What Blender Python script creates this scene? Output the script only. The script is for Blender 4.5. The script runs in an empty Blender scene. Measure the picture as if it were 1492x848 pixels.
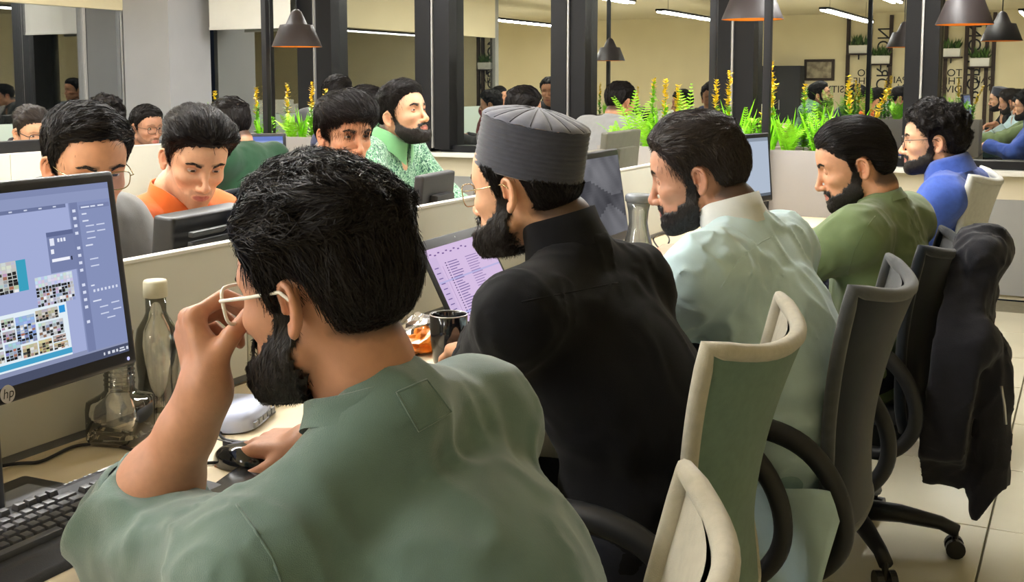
import bpy, bmesh, math, random
import numpy as np
from mathutils import Vector, Matrix

# ------------------------------------------------------------------ camera
SC = bpy.context.scene
COL = SC.collection
FPX, PPX, PPY, HOR, CAMH, AZ = 1650.0, 746.0, 290.0, 120.0, 1.36, math.radians(27.1)
PITCH = math.atan((PPY - HOR) / FPX)
cam_data = bpy.data.cameras.new('camera')
cam = bpy.data.objects.new('camera', cam_data)
COL.objects.link(cam)
cam.location = (0, 0, CAMH)
cam.rotation_euler = (math.pi / 2 - PITCH, 0, AZ)
cam_data.sensor_width = 36.0
cam_data.lens = 36.0 * FPX / 1492.0
cam_data.shift_y = (PPY - 424.0) / 1492.0
cam_data.clip_start = 0.05
SC.camera = cam

# ------------------------------------------------------------------ view, world
SC.view_settings.view_transform = 'Standard'
SC.view_settings.look = 'None'
SC.view_settings.exposure = 0.0
SC.view_settings.gamma = 1.0
SC.view_settings.use_curve_mapping = False
wd = bpy.data.worlds.new('night')
SC.world = wd
wd.use_nodes = True
wd.node_tree.nodes['Background'].inputs[0].default_value = (0.02, 0.025, 0.035, 1)
wd.node_tree.nodes['Background'].inputs[1].default_value = 0.3
STRIP_POWER = 104.0      # emission of the linear ceiling lamps
PENDANT_POWER = 34.0    # bulb of each pendant, W

# ------------------------------------------------------------------ pixel helpers (direction only; distance from what a thing touches)
_fw = np.array([-math.sin(AZ) * math.cos(PITCH), math.cos(AZ) * math.cos(PITCH), -math.sin(PITCH)])
_rt = np.array([math.cos(AZ), math.sin(AZ), 0.0])
_up = np.cross(_rt, _fw)
_C = np.array([0, 0, CAMH])
def ray(x, y): return _fw + _rt * (x - PPX) / FPX - _up * (y - PPY) / FPX
def at_z(x, y, z): d = ray(x, y); return _C + d * ((z - CAMH) / d[2])
def at_X(x, y, X): d = ray(x, y); return _C + d * (X / d[0])
def at_Y(x, y, Y): d = ray(x, y); return _C + d * (Y / d[1])
def at_d(x, y, t): return _C + ray(x, y) * t

# ------------------------------------------------------------------ materials
def S(r, g, b):
    def f(c):
        c /= 255.0
        return c / 12.92 if c <= 0.04045 else ((c + 0.055) / 1.055) ** 2.4
    return (f(r), f(g), f(b), 1.0)
def mat(name, col, rough=0.6, spec=0.4, var=0.08, vscale=30.0, bump=0.0, bscale=200.0, sheen=0.0, metal=0.0, coat=0.0, attr=None, stretch=None):
    m = bpy.data.materials.new(name)
    m.use_nodes = True
    nt = m.node_tree
    b = nt.nodes['Principled BSDF']
    b.inputs['Roughness'].default_value = rough
    b.inputs['Specular IOR Level'].default_value = spec
    b.inputs['Metallic'].default_value = metal
    b.inputs['Sheen Weight'].default_value = sheen
    b.inputs['Coat Weight'].default_value = coat
    tc = nt.nodes.new('ShaderNodeTexCoord')
    src = tc.outputs['Object']
    if stretch:
        mp = nt.nodes.new('ShaderNodeMapping')
        mp.inputs['Scale'].default_value = stretch
        nt.links.new(src, mp.inputs['Vector'])
        src = mp.outputs['Vector']
    n = nt.nodes.new('ShaderNodeTexNoise')
    n.inputs['Scale'].default_value = vscale
    n.inputs['Detail'].default_value = 4
    nt.links.new(src, n.inputs['Vector'])
    mr = nt.nodes.new('ShaderNodeMapRange')
    mr.inputs['From Min'].default_value = 0.3
    mr.inputs['From Max'].default_value = 0.7
    mr.inputs['To Min'].default_value = 1 - var
    mr.inputs['To Max'].default_value = 1 + var
    nt.links.new(n.outputs['Fac'], mr.inputs['Value'])
    mx = nt.nodes.new('ShaderNodeMix')
    mx.data_type = 'RGBA'
    mx.blend_type = 'MULTIPLY'
    mx.inputs['Factor'].default_value = 1.0
    if attr:
        a = nt.nodes.new('ShaderNodeAttribute')
        a.attribute_name = attr
        nt.links.new(a.outputs['Color'], mx.inputs['A'])
    else:
        mx.inputs['A'].default_value = col
    nt.links.new(mr.outputs['Result'], mx.inputs['B'])
    nt.links.new(mx.outputs['Result'], b.inputs['Base Color'])
    if bump:
        n2 = nt.nodes.new('ShaderNodeTexNoise')
        n2.inputs['Scale'].default_value = bscale
        n2.inputs['Detail'].default_value = 3
        nt.links.new(src, n2.inputs['Vector'])
        bp = nt.nodes.new('ShaderNodeBump')
        bp.inputs['Strength'].default_value = bump
        bp.inputs['Distance'].default_value = 0.002
        nt.links.new(n2.outputs['Fac'], bp.inputs['Height'])
        nt.links.new(bp.outputs['Normal'], b.inputs['Normal'])
    return m
def emis(name, col, strength, attr=None):
    m = bpy.data.materials.new(name)
    m.use_nodes = True
    nt = m.node_tree
    nt.nodes.remove(nt.nodes['Principled BSDF'])
    e = nt.nodes.new('ShaderNodeEmission')
    e.inputs[0].default_value = col
    e.inputs[1].default_value = strength
    if attr:
        a = nt.nodes.new('ShaderNodeAttribute')
        a.attribute_name = attr
        nt.links.new(a.outputs['Color'], e.inputs[0])
    nt.links.new(e.outputs[0], nt.nodes['Material Output'].inputs[0])
    return m
def glass_mat(name, tint, refl, through, rough=0.0, dark=(0.01, 0.012, 0.013, 1), fres=True):
    """pane: part mirror reflection, part see-through, rest dark"""
    m = bpy.data.materials.new(name)
    m.use_nodes = True
    nt = m.node_tree
    nt.nodes.remove(nt.nodes['Principled BSDF'])
    g = nt.nodes.new('ShaderNodeBsdfGlossy')
    g.inputs['Color'].default_value = tint
    g.inputs['Roughness'].default_value = rough
    t = nt.nodes.new('ShaderNodeBsdfTransparent')
    d = nt.nodes.new('ShaderNodeBsdfDiffuse')
    d.inputs['Color'].default_value = dark
    m1 = nt.nodes.new('ShaderNodeMixShader')
    m1.inputs[0].default_value = through
    nt.links.new(d.outputs[0], m1.inputs[1])
    nt.links.new(t.outputs[0], m1.inputs[2])
    lw = nt.nodes.new('ShaderNodeFresnel')
    lw.inputs['IOR'].default_value = 1.5
    ad = nt.nodes.new('ShaderNodeMath')
    ad.operation = 'ADD'
    ad.use_clamp = True
    ad.inputs[1].default_value = refl
    if fres: nt.links.new(lw.outputs[0], ad.inputs[0])
    else: ad.inputs[0].default_value = 0.0
    m2 = nt.nodes.new('ShaderNodeMixShader')
    nt.links.new(ad.outputs[0], m2.inputs[0])
    nt.links.new(m1.outputs[0], m2.inputs[1])
    nt.links.new(g.outputs[0], m2.inputs[2])
    nt.links.new(m2.outputs[0], nt.nodes['Material Output'].inputs[0])
    return m

# ------------------------------------------------------------------ objects
def link(o, parent=None, loc=None, rot=None):
    COL.objects.link(o)
    if parent is not None:
        o.parent = parent
    if loc is not None:
        o.location = loc
    if rot is not None:
        o.rotation_euler = rot
    return o
def tag(o, label=None, cat=None, group=None, kind=None):
    if label: o['label'] = label
    if cat: o['category'] = cat
    if group: o['group'] = group
    if kind: o['kind'] = kind
    return o
def thing(name, label, cat, loc=(0, 0, 0), rz=0.0, group=None, kind=None):
    o = bpy.data.objects.new(name, None)
    o.empty_display_size = 0.1
    link(o, None, loc, (0, 0, rz))
    return tag(o, label, cat, group, kind)
def np_mesh(name, V, F, m=None, parent=None, smooth=True, col=None, loc=None, rot=None, attrname='Col', face_col=None):
    """V (n,3), F (m,3) or (m,4) int arrays -> one mesh object"""
    V = np.ascontiguousarray(V, np.float32)
    F = np.ascontiguousarray(F, np.int32)
    me = bpy.data.meshes.new(name)
    k = F.shape[1]
    me.vertices.add(len(V))
    me.vertices.foreach_set('co', V.ravel())
    me.loops.add(F.size)
    me.loops.foreach_set('vertex_index', F.ravel())
    me.polygons.add(len(F))
    me.polygons.foreach_set('loop_start', np.arange(0, F.size, k, dtype=np.int32))
    me.polygons.foreach_set('loop_total', np.full(len(F), k, np.int32))
    if smooth:
        me.polygons.foreach_set('use_smooth', np.ones(len(F), bool))
    me.update(calc_edges=True)
    if col is not None:
        a = me.color_attributes.new(attrname, 'FLOAT_COLOR', 'POINT')
        c = np.ones((len(V), 4), np.float32)
        c[:, :3] = col[:, :3]
        a.data.foreach_set('color', c.ravel())
    if m: me.materials.append(m)
    o = bpy.data.objects.new(name, me)
    return link(o, parent, loc, rot)
class MB:
    """collects shapes; build() links them as ONE mesh object"""
    def __init__(s): s.v = []; s.f = []; s.c = []
    def add(s, vs, fs, col=None):
        o = len(s.v)
        s.v += [tuple(map(float, p)) for p in vs]
        s.f += [tuple(i + o for i in f) for f in fs]
        s.c += [col] * len(fs)
        return s
    def box(s, c, size, R=None, taper=None):
        hx, hy, hz = size[0] / 2, size[1] / 2, size[2] / 2
        tx, ty = taper if taper else (1, 1)
        vs = []
        for z in (-1, 1):
            for x, y in ((-1, -1), (1, -1), (1, 1), (-1, 1)):
                p = Vector((x * hx * (tx if z > 0 else 1), y * hy * (ty if z > 0 else 1), z * hz))
                if R is not None: p = R @ p
                vs.append(p + Vector(c))
        return s.add(vs, [(3, 2, 1, 0), (4, 5, 6, 7), (0, 1, 5, 4), (1, 2, 6, 5), (2, 3, 7, 6), (3, 0, 4, 7)])
    def tube(s, pts, r, n=8, closed=False, cap=True):
        pts = [Vector(p) for p in pts]
        rs = r if isinstance(r, (list, tuple)) else [r] * len(pts)
        o = len(s.v); N = len(pts)
        vs = []
        up = Vector((0, 0, 1))
        nrm = None
        for i, p in enumerate(pts):
            if closed: t = pts[(i + 1) % N] - pts[i - 1]
            else: t = pts[min(i + 1, N - 1)] - pts[max(i - 1, 0)]
            t = t.normalized() if t.length > 1e-9 else Vector((0, 0, 1))
            if nrm is None:
                nrm = t.cross(up if abs(t.z) < 0.9 else Vector((1, 0, 0))).normalized()
            nrm = (nrm - t * nrm.dot(t)).normalized()
            b = t.cross(nrm)
            for k in range(n):
                a = 2 * math.pi * k / n
                vs.append(p + (nrm * math.cos(a) + b * math.sin(a)) * rs[i])
        fs = []
        for i in range(N if closed else N - 1):
            j = (i + 1) % N
            for k in range(n):
                fs.append((i * n + k, i * n + (k + 1) % n, j * n + (k + 1) % n, j * n + k))
        if cap and not closed:
            fs.append(tuple(range(n))[::-1]); fs.append(tuple((N - 1) * n + k for k in range(n)))
        return s.add(vs, fs)
    def lathe(s, prof, n=24, c=(0, 0, 0), sx=1.0, sy=1.0):
        """prof [(r, z)] about z"""
        vs = []; fs = []
        for r, z in prof:
            for k in range(n):
                a = 2 * math.pi * k / n
                vs.append((c[0] + r * math.cos(a) * sx, c[1] + r * math.sin(a) * sy, c[2] + z))
        for i in range(len(prof) - 1):
            for k in range(n):
                fs.append((i * n + k, i * n + (k + 1) % n, (i + 1) * n + (k + 1) % n, (i + 1) * n + k))
        return s.add(vs, fs)
    def grid(s, fn, nu, nv, flip=False):
        vs = [fn(i / nu, j / nv) for j in range(nv + 1) for i in range(nu + 1)]
        fs = []
        for j in range(nv):
            for i in range(nu):
                a = j * (nu + 1) + i
                q = (a, a + 1, a + nu + 2, a + nu + 1)
                fs.append(q[::-1] if flip else q)
        return s.add(vs, fs)
    def quad(s, a, b, c, d, col=None): return s.add([a, b, c, d], [(0, 1, 2, 3)], col)
    def build(s, name, m=None, parent=None, smooth=False, bevel=0.0, seg=2, loc=None, rot=None, facecol=False):
        me = bpy.data.meshes.new(name)
        me.from_pydata(s.v, [], s.f)
        me.update()
        if facecol:
            a = me.color_attributes.new('Col', 'FLOAT_COLOR', 'CORNER')
            i = 0
            for p, c in zip(me.polygons, s.c):
                for l in p.loop_indices:
                    a.data[l].color = c if c else (1, 1, 1, 1)
        if bevel:
            bm = bmesh.new(); bm.from_mesh(me)
            bmesh.ops.bevel(bm, geom=bm.edges[:], offset=bevel, segments=seg, profile=0.6, affect='EDGES', clamp_overlap=True)
            bm.to_mesh(me); bm.free()
        if smooth or bevel:
            me.polygons.foreach_set('use_smooth', [True] * len(me.polygons))
        if bevel and not smooth:
            me.set_sharp_from_angle(angle=math.radians(40))
        if m: me.materials.append(m)
        o = bpy.data.objects.new(name, me)
        return link(o, parent, loc, rot)
def dup(o, parent=None, loc=None, rz=None, label=None):
    c = o.copy()
    COL.objects.link(c)
    if parent is not None: c.parent = parent
    for ch in list(o.children):
        dup(ch, c)
    if loc is not None: c.location = loc
    if rz is not None: c.rotation_euler = (0, 0, rz)
    if label: c['label'] = label
    return c
def text_obj(name, cu, parent, loc, rot):
    o = bpy.data.objects.new(name, cu)
    COL.objects.link(o)
    bpy.context.view_layer.update()
    me = bpy.data.meshes.new_from_object(o.evaluated_get(bpy.context.evaluated_depsgraph_get()))
    me.name = name
    bpy.data.objects.remove(o)
    return link(bpy.data.objects.new(name, me), parent, loc, rot)
def spline(pts, n=6):
    P = [Vector(p) for p in pts]
    out = []
    for i in range(len(P) - 1):
        a, b, c, d = P[max(i - 1, 0)], P[i], P[i + 1], P[min(i + 2, len(P) - 1)]
        for k in range(n):
            s = k / n
            out.append(.5 * ((2 * b) + (c - a) * s + (2 * a - 5 * b + 4 * c - d) * s * s + (3 * b - a - 3 * c + d) * s ** 3))
    return out + [P[-1]]
RZ = lambda a: Matrix.Rotation(math.radians(a), 3, 'Z')
RY = lambda a: Matrix.Rotation(math.radians(a), 3, 'Y')
RX = lambda a: Matrix.Rotation(math.radians(a), 3, 'X')
# ================================================================== materials of the setting
M = {}
M['cream'] = mat('cream_paint', S(226, 214, 178), 0.75, 0.2, 0.03, 3, 0.1, 300)
M['creamwin'] = mat('cream_plaster', S(222, 212, 186), 0.7, 0.2, 0.03, 3)
M['ceil'] = mat('ceiling_paint', S(222, 212, 186), 0.8, 0.1, 0.03, 2)
M['tile'] = mat('porcelain_tile', S(205, 200, 178), 0.22, 0.5, 0.05, 2.5)
M['grout'] = mat('grout', S(120, 116, 100), 0.9, 0.1)
M['black'] = mat('black_metal', S(22, 22, 25), 0.5, 0.3, 0.08, 8)
M['alu'] = mat('aluminium_strip', S(190, 188, 186), 0.35, 0.5, 0.05, 20, metal=0.6)
M['white'] = mat('white_laminate', S(232, 230, 222), 0.4, 0.4, 0.02, 6)
M['greycol'] = mat('grey_paint', S(170, 170, 172), 0.7, 0.2, 0.03, 4)
M['greypanel'] = mat('grey_panel', S(150, 150, 148), 0.6, 0.3, 0.04, 4)
M['frost'] = mat('frosted_film', S(190, 205, 196), 0.5, 0.3, 0.02, 4)
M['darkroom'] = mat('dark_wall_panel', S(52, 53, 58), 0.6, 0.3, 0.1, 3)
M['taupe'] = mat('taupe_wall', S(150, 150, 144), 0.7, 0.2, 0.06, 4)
M['pane'] = glass_mat('night_window_glass', (0.9, 0.92, 0.86, 1), 0.50, 0.15)
M['glasswall'] = glass_mat('partition_glass', (0.92, 0.95, 0.96, 1), 0.40, 0.85)
M['brown'] = mat('dark_brown_slat', S(58, 44, 36), 0.6, 0.3)
YW, CE, XL = 7.68, 2.75, -7.4
BW, XB, XR = -8.4, -14.0, 5.0
def struct(name, mb, m, parent=None, **k):
    o = mb.build(name, m, parent, **k)
    if parent is None: o['kind'] = 'structure'
    return o
# floor: slab with recessed joints, tiles as pieces where they show
fl = struct('floor', MB().box(((XB + XR) / 2, (BW + YW) / 2, -0.06), (XR - XB, YW - BW, 0.1)), M['grout'])
tsz = 0.6
tm = MB().box((0, 0, 0), (tsz - 0.006, tsz - 0.006, 0.012)).build('tile', M['tile'], fl, bevel=0.0015, seg=1)
first = True
x0, y0 = -0.226 - tsz / 2, 3.65 - tsz / 2      # joints meet where the photograph shows them
for i in range(-5, 2):
    for j in range(-4, 8):
        y = y0 + j * tsz
        if y + tsz / 2 > YW: continue
        o = tm if first else tm.copy()
        if not first: COL.objects.link(o); o.parent = fl
        first = False
        o.location = (x0 + i * tsz, y, -0.006)
o = MB()
for i in range(-24, 10):
    for j in range(-20, 8):
        x, y = x0 + i * tsz, y0 + j * tsz
        if -5 <= i < 2 and j >= -4: continue
        if x < XB + .3 or x > XR - .3 or y < BW + .3 or y > YW - .3: continue
        o.box((x, y, -0.006), (tsz - .006, tsz - .006, .012))
o = o.build('tile_field', M['tile'], fl); o['kind'] = 'stuff'
struct('ceiling', MB().box(((XB + XR) / 2, (BW + YW) / 2, CE + 0.05), (XR - XB, YW - BW, 0.1)), M['ceil'])
wb = struct('wall_back', MB().box(((XB + XR) / 2, BW - 0.05, CE / 2), (XR - XB, 0.1, CE)), M['cream'])
struct('wall_right', MB().box((XR + 0.05, (BW + YW) / 2, CE / 2), (0.1, YW - BW, CE)), M['cream'])
struct('wall_left', MB().box((XB - 0.05, (BW + 1.5) / 2, CE / 2), (0.1, 1.5 - BW, CE)).box(((XB + XL - 0.1) / 2, 1.5, CE / 2), (XL - 0.1 - XB, 0.1, CE)), M['cream'])
# window wall: parapet, grey wainscot, ledge
struct('wall_window', MB().box(((XL + XR) / 2, YW + 0.08, 0.41), (XR - XL, 0.16, 0.82)).box(((XL + XR) / 2, YW + 0.08, 2.68), (XR - XL, 0.16, 0.16)), M['creamwin'])
struct('trim_1', MB().box(((XL + XR) / 2, YW - 0.012, 0.33), (XR - XL, 0.024, 0.6)), M['greypanel'])
struct('trim_2', MB().box(((XL + XR) / 2, YW - 0.03, 0.80), (XR - XL, 0.14, 0.035)), M['white'], bevel=0.004)
# windows: frame pairs with an aluminium seam between, mirror-dark panes at night
pill = [(-5.87, -5.55), (-4.73, -4.44), (-3.56, -3.30), (-2.35, -2.06), (-1.08, -0.88), (0.15, 0.4), (1.4, 1.65), (2.65, 2.9), (3.9, 4.15)]
edges = [(-6.9, -6.89)] + pill + [(4.98, 5.0)]
for n in range(len(edges) - 1):
    a, b = edges[n][1], edges[n + 1][0]
    zb, zt = 0.87, 2.6
    f = MB()
    f.box(((a + b) / 2, YW + .03, zb - .025), (b - a + .2, .12, .05))
    f.box(((a + b) / 2, YW + .03, zt), (b - a + .2, .12, .05))
    w = struct('window_%d' % (n + 1), f, M['black'])
    MB().box(((a + b) / 2, YW + .05, (zb + zt) / 2), (b - a, .008, zt - zb)).build('pane', M['pane'], w)
for n, (a, b) in enumerate(pill):
    c = (a + b) / 2
    t = struct('trim_%d' % (n + 3), MB().box(((a + c) / 2 - .004, YW - .02, 1.72), (c - a - .008, .16, 1.76)).box(((b + c) / 2 + .004, YW - .005, 1.72), (b - c - .008, .13, 1.76)), M['black'])
    MB().box((c, YW - .03, 1.72), (.014, .12, 1.74)).build('seam_strip', M['alu'], t)
struct('column_1', MB().box((-7.145, 7.43, CE / 2), (0.51, 0.5, CE)), M['greycol'])
# glazed office at the side: bulkhead, frosted sill panel, glass leaves, dim room behind
struct('wall_glass', MB().box((XL - .05, 4.35, 2.37), (.1, 5.7, .80)).box((XL - .05, 4.35, 1.985), (.05, 5.7, .03)), M['cream'])
struct('trim_20', MB().box((XL - .03, 4.35, .52), (.05, 5.7, 1.04)), M['frost'])
ys = [1.52, 3.2, at_X(129, 100, XL)[1], 7.2]
for k in range(3):
    a, b = ys[k], ys[k + 1]
    w = struct('window_%d' % (20 + k), MB().box((XL - .03, b - .012, 1.5), (.03, .024, .96)), M['alu'])
    MB().box((XL - .03, (a + b) / 2, 1.505), (.012, b - a - .03, .93)).build('pane', M['glasswall'], w)
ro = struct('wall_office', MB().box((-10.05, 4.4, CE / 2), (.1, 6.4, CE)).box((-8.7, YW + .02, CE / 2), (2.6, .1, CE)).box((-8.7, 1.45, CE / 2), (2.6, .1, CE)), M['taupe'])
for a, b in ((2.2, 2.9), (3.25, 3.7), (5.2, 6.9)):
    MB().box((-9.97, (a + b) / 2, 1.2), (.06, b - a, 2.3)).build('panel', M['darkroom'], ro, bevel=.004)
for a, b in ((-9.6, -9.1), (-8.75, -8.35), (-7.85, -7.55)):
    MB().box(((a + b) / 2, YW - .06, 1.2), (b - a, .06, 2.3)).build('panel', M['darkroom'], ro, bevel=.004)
tv = thing('wall_screen', 'dark switched off wall screen inside the glazed office', 'screen', (-9.2, 6.6, .95))
MB().box((0, 0, .28), (.9, .05, .5)).build('panel', M['black'], tv, bevel=.006)
MB().box((0, 0, .0), (.3, .22, .06)).build('stand', M['black'], tv, bevel=.006)
# roller blind in the bay next to the grey column
bl = thing('roller_blind', 'white roller blind pulled part way down beside the grey column', 'blind', (-6.30, 7.5, 0))
MB().box((0, .0, 2.13), (.86, .004, .62)).build('fabric', M['white'], bl)
MB().box((0, 0, 1.815), (.86, .018, .025)).build('bottom_bar', M['white'], bl, bevel=.004)
MB().tube([(-.44, 0, 2.46), (.44, 0, 2.46)], .03, 12).build('roller', M['white'], bl, smooth=True)
# ------------------------------------------------------------------ the wall behind the camera, seen mirrored in the night windows
YV = 2 * YW + 0.1 - BW
def mir(px, py): p = at_Y(px, py, YV); return p[0], p[2]
for px in (1236, 1268, 1298, 1378, 1408, 1418, 1438, 1448):
    x, z = mir(px, 80)
    t = MB().box((x, BW + .03, 1.35), (.07, .06, 2.7)).build('slat', M['brown'], wb)
def letters(txt, px, py, size, rot=0.0):
    cu = bpy.data.curves.new('lettering', 'FONT')
    cu.body = txt; cu.size = size; cu.extrude = .004; cu.align_x = 'LEFT'
    cu.materials.append(M['black'])
    x, z = mir(px, py)
    return text_obj('lettering', cu, wb, (x, BW + .006, z), (math.pi / 2, rot, math.pi))
for dx in (0, 132):
    letters('TO', 1270 + dx, 111, .20); letters('THE', 1270 + dx, 123, .20); letters('DIVERSITY', 1270 + dx, 135, .20)
    letters('PAID', 1322 + dx * .95, 121, .19); letters('IN', 1322 + dx * .95, 132, .19)
    letters('PORTION', 1276 + dx, 145, .33, -math.pi / 2)
pf = thing('picture_frame', 'small dark framed picture hung on the cream back wall', 'picture', (mir(1194, 102)[0], BW + .02, mir(1194, 102)[1]))
MB().box((0, 0, 0), (.62, .03, .44)).build('frame', M['brown'], pf, bevel=.008)
MB().box((0, .018, 0), (.5, .006, .33)).build('print', mat('print', S(150, 140, 120), .6, .2, .5, 9), pf)
for px, w, h, z0 in ((1140, .75, 1.5, .5),):
    x, z = mir(px, 100)
    t = thing('tall_cabinet', 'tall dark grey cabinet against the cream back wall', 'cabinet', (x, BW + .22, 0))
    MB().box((0, 0, .85), (.95, .42, 1.7)).build('body', M['darkroom'], t, bevel=.006)
    for s in (-1, 1):
        d = MB().box((s * .235, .22, .85), (.45, .02, 1.62)).build('door', M['darkroom'], t, bevel=.004)
        MB().box((s * .06, .24, .9), (.015, .02, .2)).build('handle', M['alu'], d)

# ------------------------------------------------------------------ linear lamps hung from the ceiling
M['tube'] = emis('lamp_tube', (1.0, 0.985, 0.955, 1), STRIP_POWER)
def strip(x, ya, yb, lab, z=2.42):
    t = thing('linear_lamp', lab, 'lamp', (x, (ya + yb) / 2, z), 0, 'linear lamps hung from the ceiling')
    L = yb - ya
    MB().box((0, 0, .03), (.16, L, .035)).build('housing', M['black'], t, bevel=.004)
    for s in (-1, 1):
        MB().box((s * .045, 0, .005), (.035, L - .04, .025)).build('tube', M['tube'], t)
    for s in (-1, 1):
        MB().tube([(0, s * L * .4, .04), (0, s * L * .4, CE - z)], .003, 6).build('cable', M['black'], t)
strip(-2.4, -0.6, 4.8, 'twin tube linear lamp hung over the desks by the ferns')
strip(-5.6, 1.0, 5.0, 'twin tube linear lamp hung near the glazed office')
strip(-4.7, 5.4, 7.2, 'short twin tube linear lamp added over the second planter to brighten the grey column')  # added lamp, out of view, lifts the light around the column
strip(-0.9, 3.4, 6.6, 'twin tube linear lamp hung near the parapet windows')
strip(-3.6, -5.5, -1.7, 'twin tube linear lamp hung before the lettered wall')
strip(-5.9, -4.6, -1.0, 'twin tube linear lamp hung before the tall grey cabinet')
strip(-9.2, -5.5, -1.2, 'twin tube linear lamp hung in the wide rear bay')
strip(-12.0, -6.5, -2.5, 'twin tube linear lamp hung by the far cream side wall')
strip(-1.0, -7.0, -3.4, 'twin tube linear lamp hung before the small framed picture')

M['shelfleaf'] = mat('shelf_leaf', S(70, 100, 40), .5, .3, .3, 30)
for px, py, lb in ((1252, 79, 'highest'), (1284, 94, 'middle'), (1386, 84, 'next'), (1428, 98, 'lowest')):
    x, zz = mir(px, py)
    t = thing('wall_shelf', 'small dark shelf on the lettered wall, the %s of four' % lb, 'shelf', (x, BW + .11, zz))
    MB().box((0, 0, 0), (.42, .2, .03)).build('board', M['brown'], t, bevel=.003)
    MB().box((0, -.06, -.06), (.02, .06, .1)).build('bracket', M['black'], t)
    q = thing('shelf_planter', 'white planter box with dark leaves on the %s wall shelf' % lb, 'planter', (x, BW + .11, zz + .015))
    MB().box((0, 0, .08), (.34, .15, .16), taper=(1.05, 1.05)).build('pot', M['white'], q, bevel=.004)
    r_ = random.Random(px)
    mb = MB()
    for k in range(60):
        a = r_.random() * 6.28; o_ = r_.uniform(.05, .14); hx = r_.uniform(-.15, .15)
        p0 = Vector((hx, 0, .15)); p1 = p0 + Vector((math.cos(a) * o_, math.sin(a) * o_ * .6, r_.uniform(.06, .26))); sd = Vector((-math.sin(a), math.cos(a), 0)) * .02
        mb.add([p0, (p0 + p1) / 2 + sd, p1, (p0 + p1) / 2 - sd], [(0, 1, 2, 3)])
    mb.build('leaves', M['shelfleaf'], q)
# ================================================================== desks
M['desk'] = mat('desk_laminate', S(224, 208, 176), 0.38, 0.4, 0.05, 5, stretch=(6, 1, 1))
M['divider'] = mat('divider_board', S(206, 205, 192), 0.5, 0.3, 0.02, 5)
M['legm'] = mat('desk_leg_paint', S(200, 198, 190), 0.45, 0.4)
M['plastic'] = mat('black_plastic', S(26, 26, 29), 0.38, 0.45, 0.1, 40)
M['plasticmatte'] = mat('charcoal_plastic', S(44, 44, 47), 0.55, 0.4, 0.08, 60, 0.15, 600)
M['greyplastic'] = mat('grey_plastic', S(120, 122, 126), 0.45, 0.4)
M['whiteplastic'] = mat('white_plastic', S(222, 226, 238), 0.35, 0.45, 0.02)
M['planter'] = mat('planter_board', S(148, 144, 141), 0.6, 0.3, 0.03, 6)
DZ = 0.75
def island(cx, ya, yb, label, pmat):
    t = thing('workstation_desk', label, 'desk', (cx, (ya + yb) / 2, 0), 0, 'back to back desk rows')
    L = yb - ya
    for s in (-1, 1):
        n = 4
        for k in range(n):
            y = -L / 2 + (k + .5) * L / n
            MB().box((s * .335, y, DZ - .0125), (.64, L / n - .002, .025)).build('worktop', M['desk'], t, bevel=.003)
            MB().box((s * .36, y - L / n / 2 + .05, .3625), (.5, .03, .725)).build('leg_panel', M['legm'], t, bevel=.003)
    n = 4
    L2 = L - .34
    for k in range(n):
        y = -L / 2 + (k + .5) * L2 / n
        d = MB().box((0, y, .9025), (.022, L2 / n - .003, .275)).build('divider_panel', pmat, t, bevel=.002)
        MB().box((0, y, 1.041), (.026, L2 / n - .002, .006)).build('edge_strip', M['white'], d)
        MB().box((0, y, .7575), (.012, L2 / n, .015)).build('rail', M['greyplastic'], d)
    return t
island(-1.53, -1.6, 5.5, 'long back to back desk row with cream divider and grey fern planter on its end', M['divider'])
island(-4.30, -1.6, 5.5, 'second back to back desk row ending at the smaller fern planter', M['divider'])

def planter(cx, w, label):
    t = thing('planter_box', label, 'planter', (cx, 5.33, DZ), 0, 'fern planters on the desk ends')
    MB().box((0, -.14, .15), (w, .015, .3)).box((0, .14, .15), (w, .015, .3)).box((-w / 2 + .0075, 0, .15), (.015, .27, .3)).box((w / 2 - .0075, 0, .15), (.015, .27, .3)).box((0, 0, .01), (w, .28, .015)).build('trough', M['planter'], t, bevel=.002)
    MB().box((0, 0, .25), (w - .03, .265, .03)).build('soil', mat('soil', S(40, 34, 26), .95, .1, .3, 60, .8, 90), t)
    return t
planter(-1.50, 1.36, 'grey planter trough full of ferns on the end of the long desk row')
planter(-4.45, 1.2, 'grey planter trough with ferns and yellow spikes on the second desk row end')
def post(x, label, y=5.3):
    t = thing('lamp_post', label, 'post', (x, y, 0), 0, 'thin black posts at the planters')
    z0 = DZ if y < 5.3 else 0
    t.location.z = z0
    MB().box((0, 0, (CE - z0) / 2), (.034, .034, CE - z0)).build('upright', M['black'], t, bevel=.003)
    MB().box((0, 0, .006), (.044, .044, .012)).build('foot_plate', M['black'], t, bevel=.003)
post(-4.487, 'thin black post behind the smaller planter next to the roller blind', 5.53)
post(-4.216, 'thin black post in front of the pendant lamp at the smaller planter', 5.155)
post(-1.70, 'thin black post behind the middle of the larger fern planter', 5.53)
post(-1.33, 'thin black post crossing the dark pendant over the larger planter', 5.155)

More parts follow.
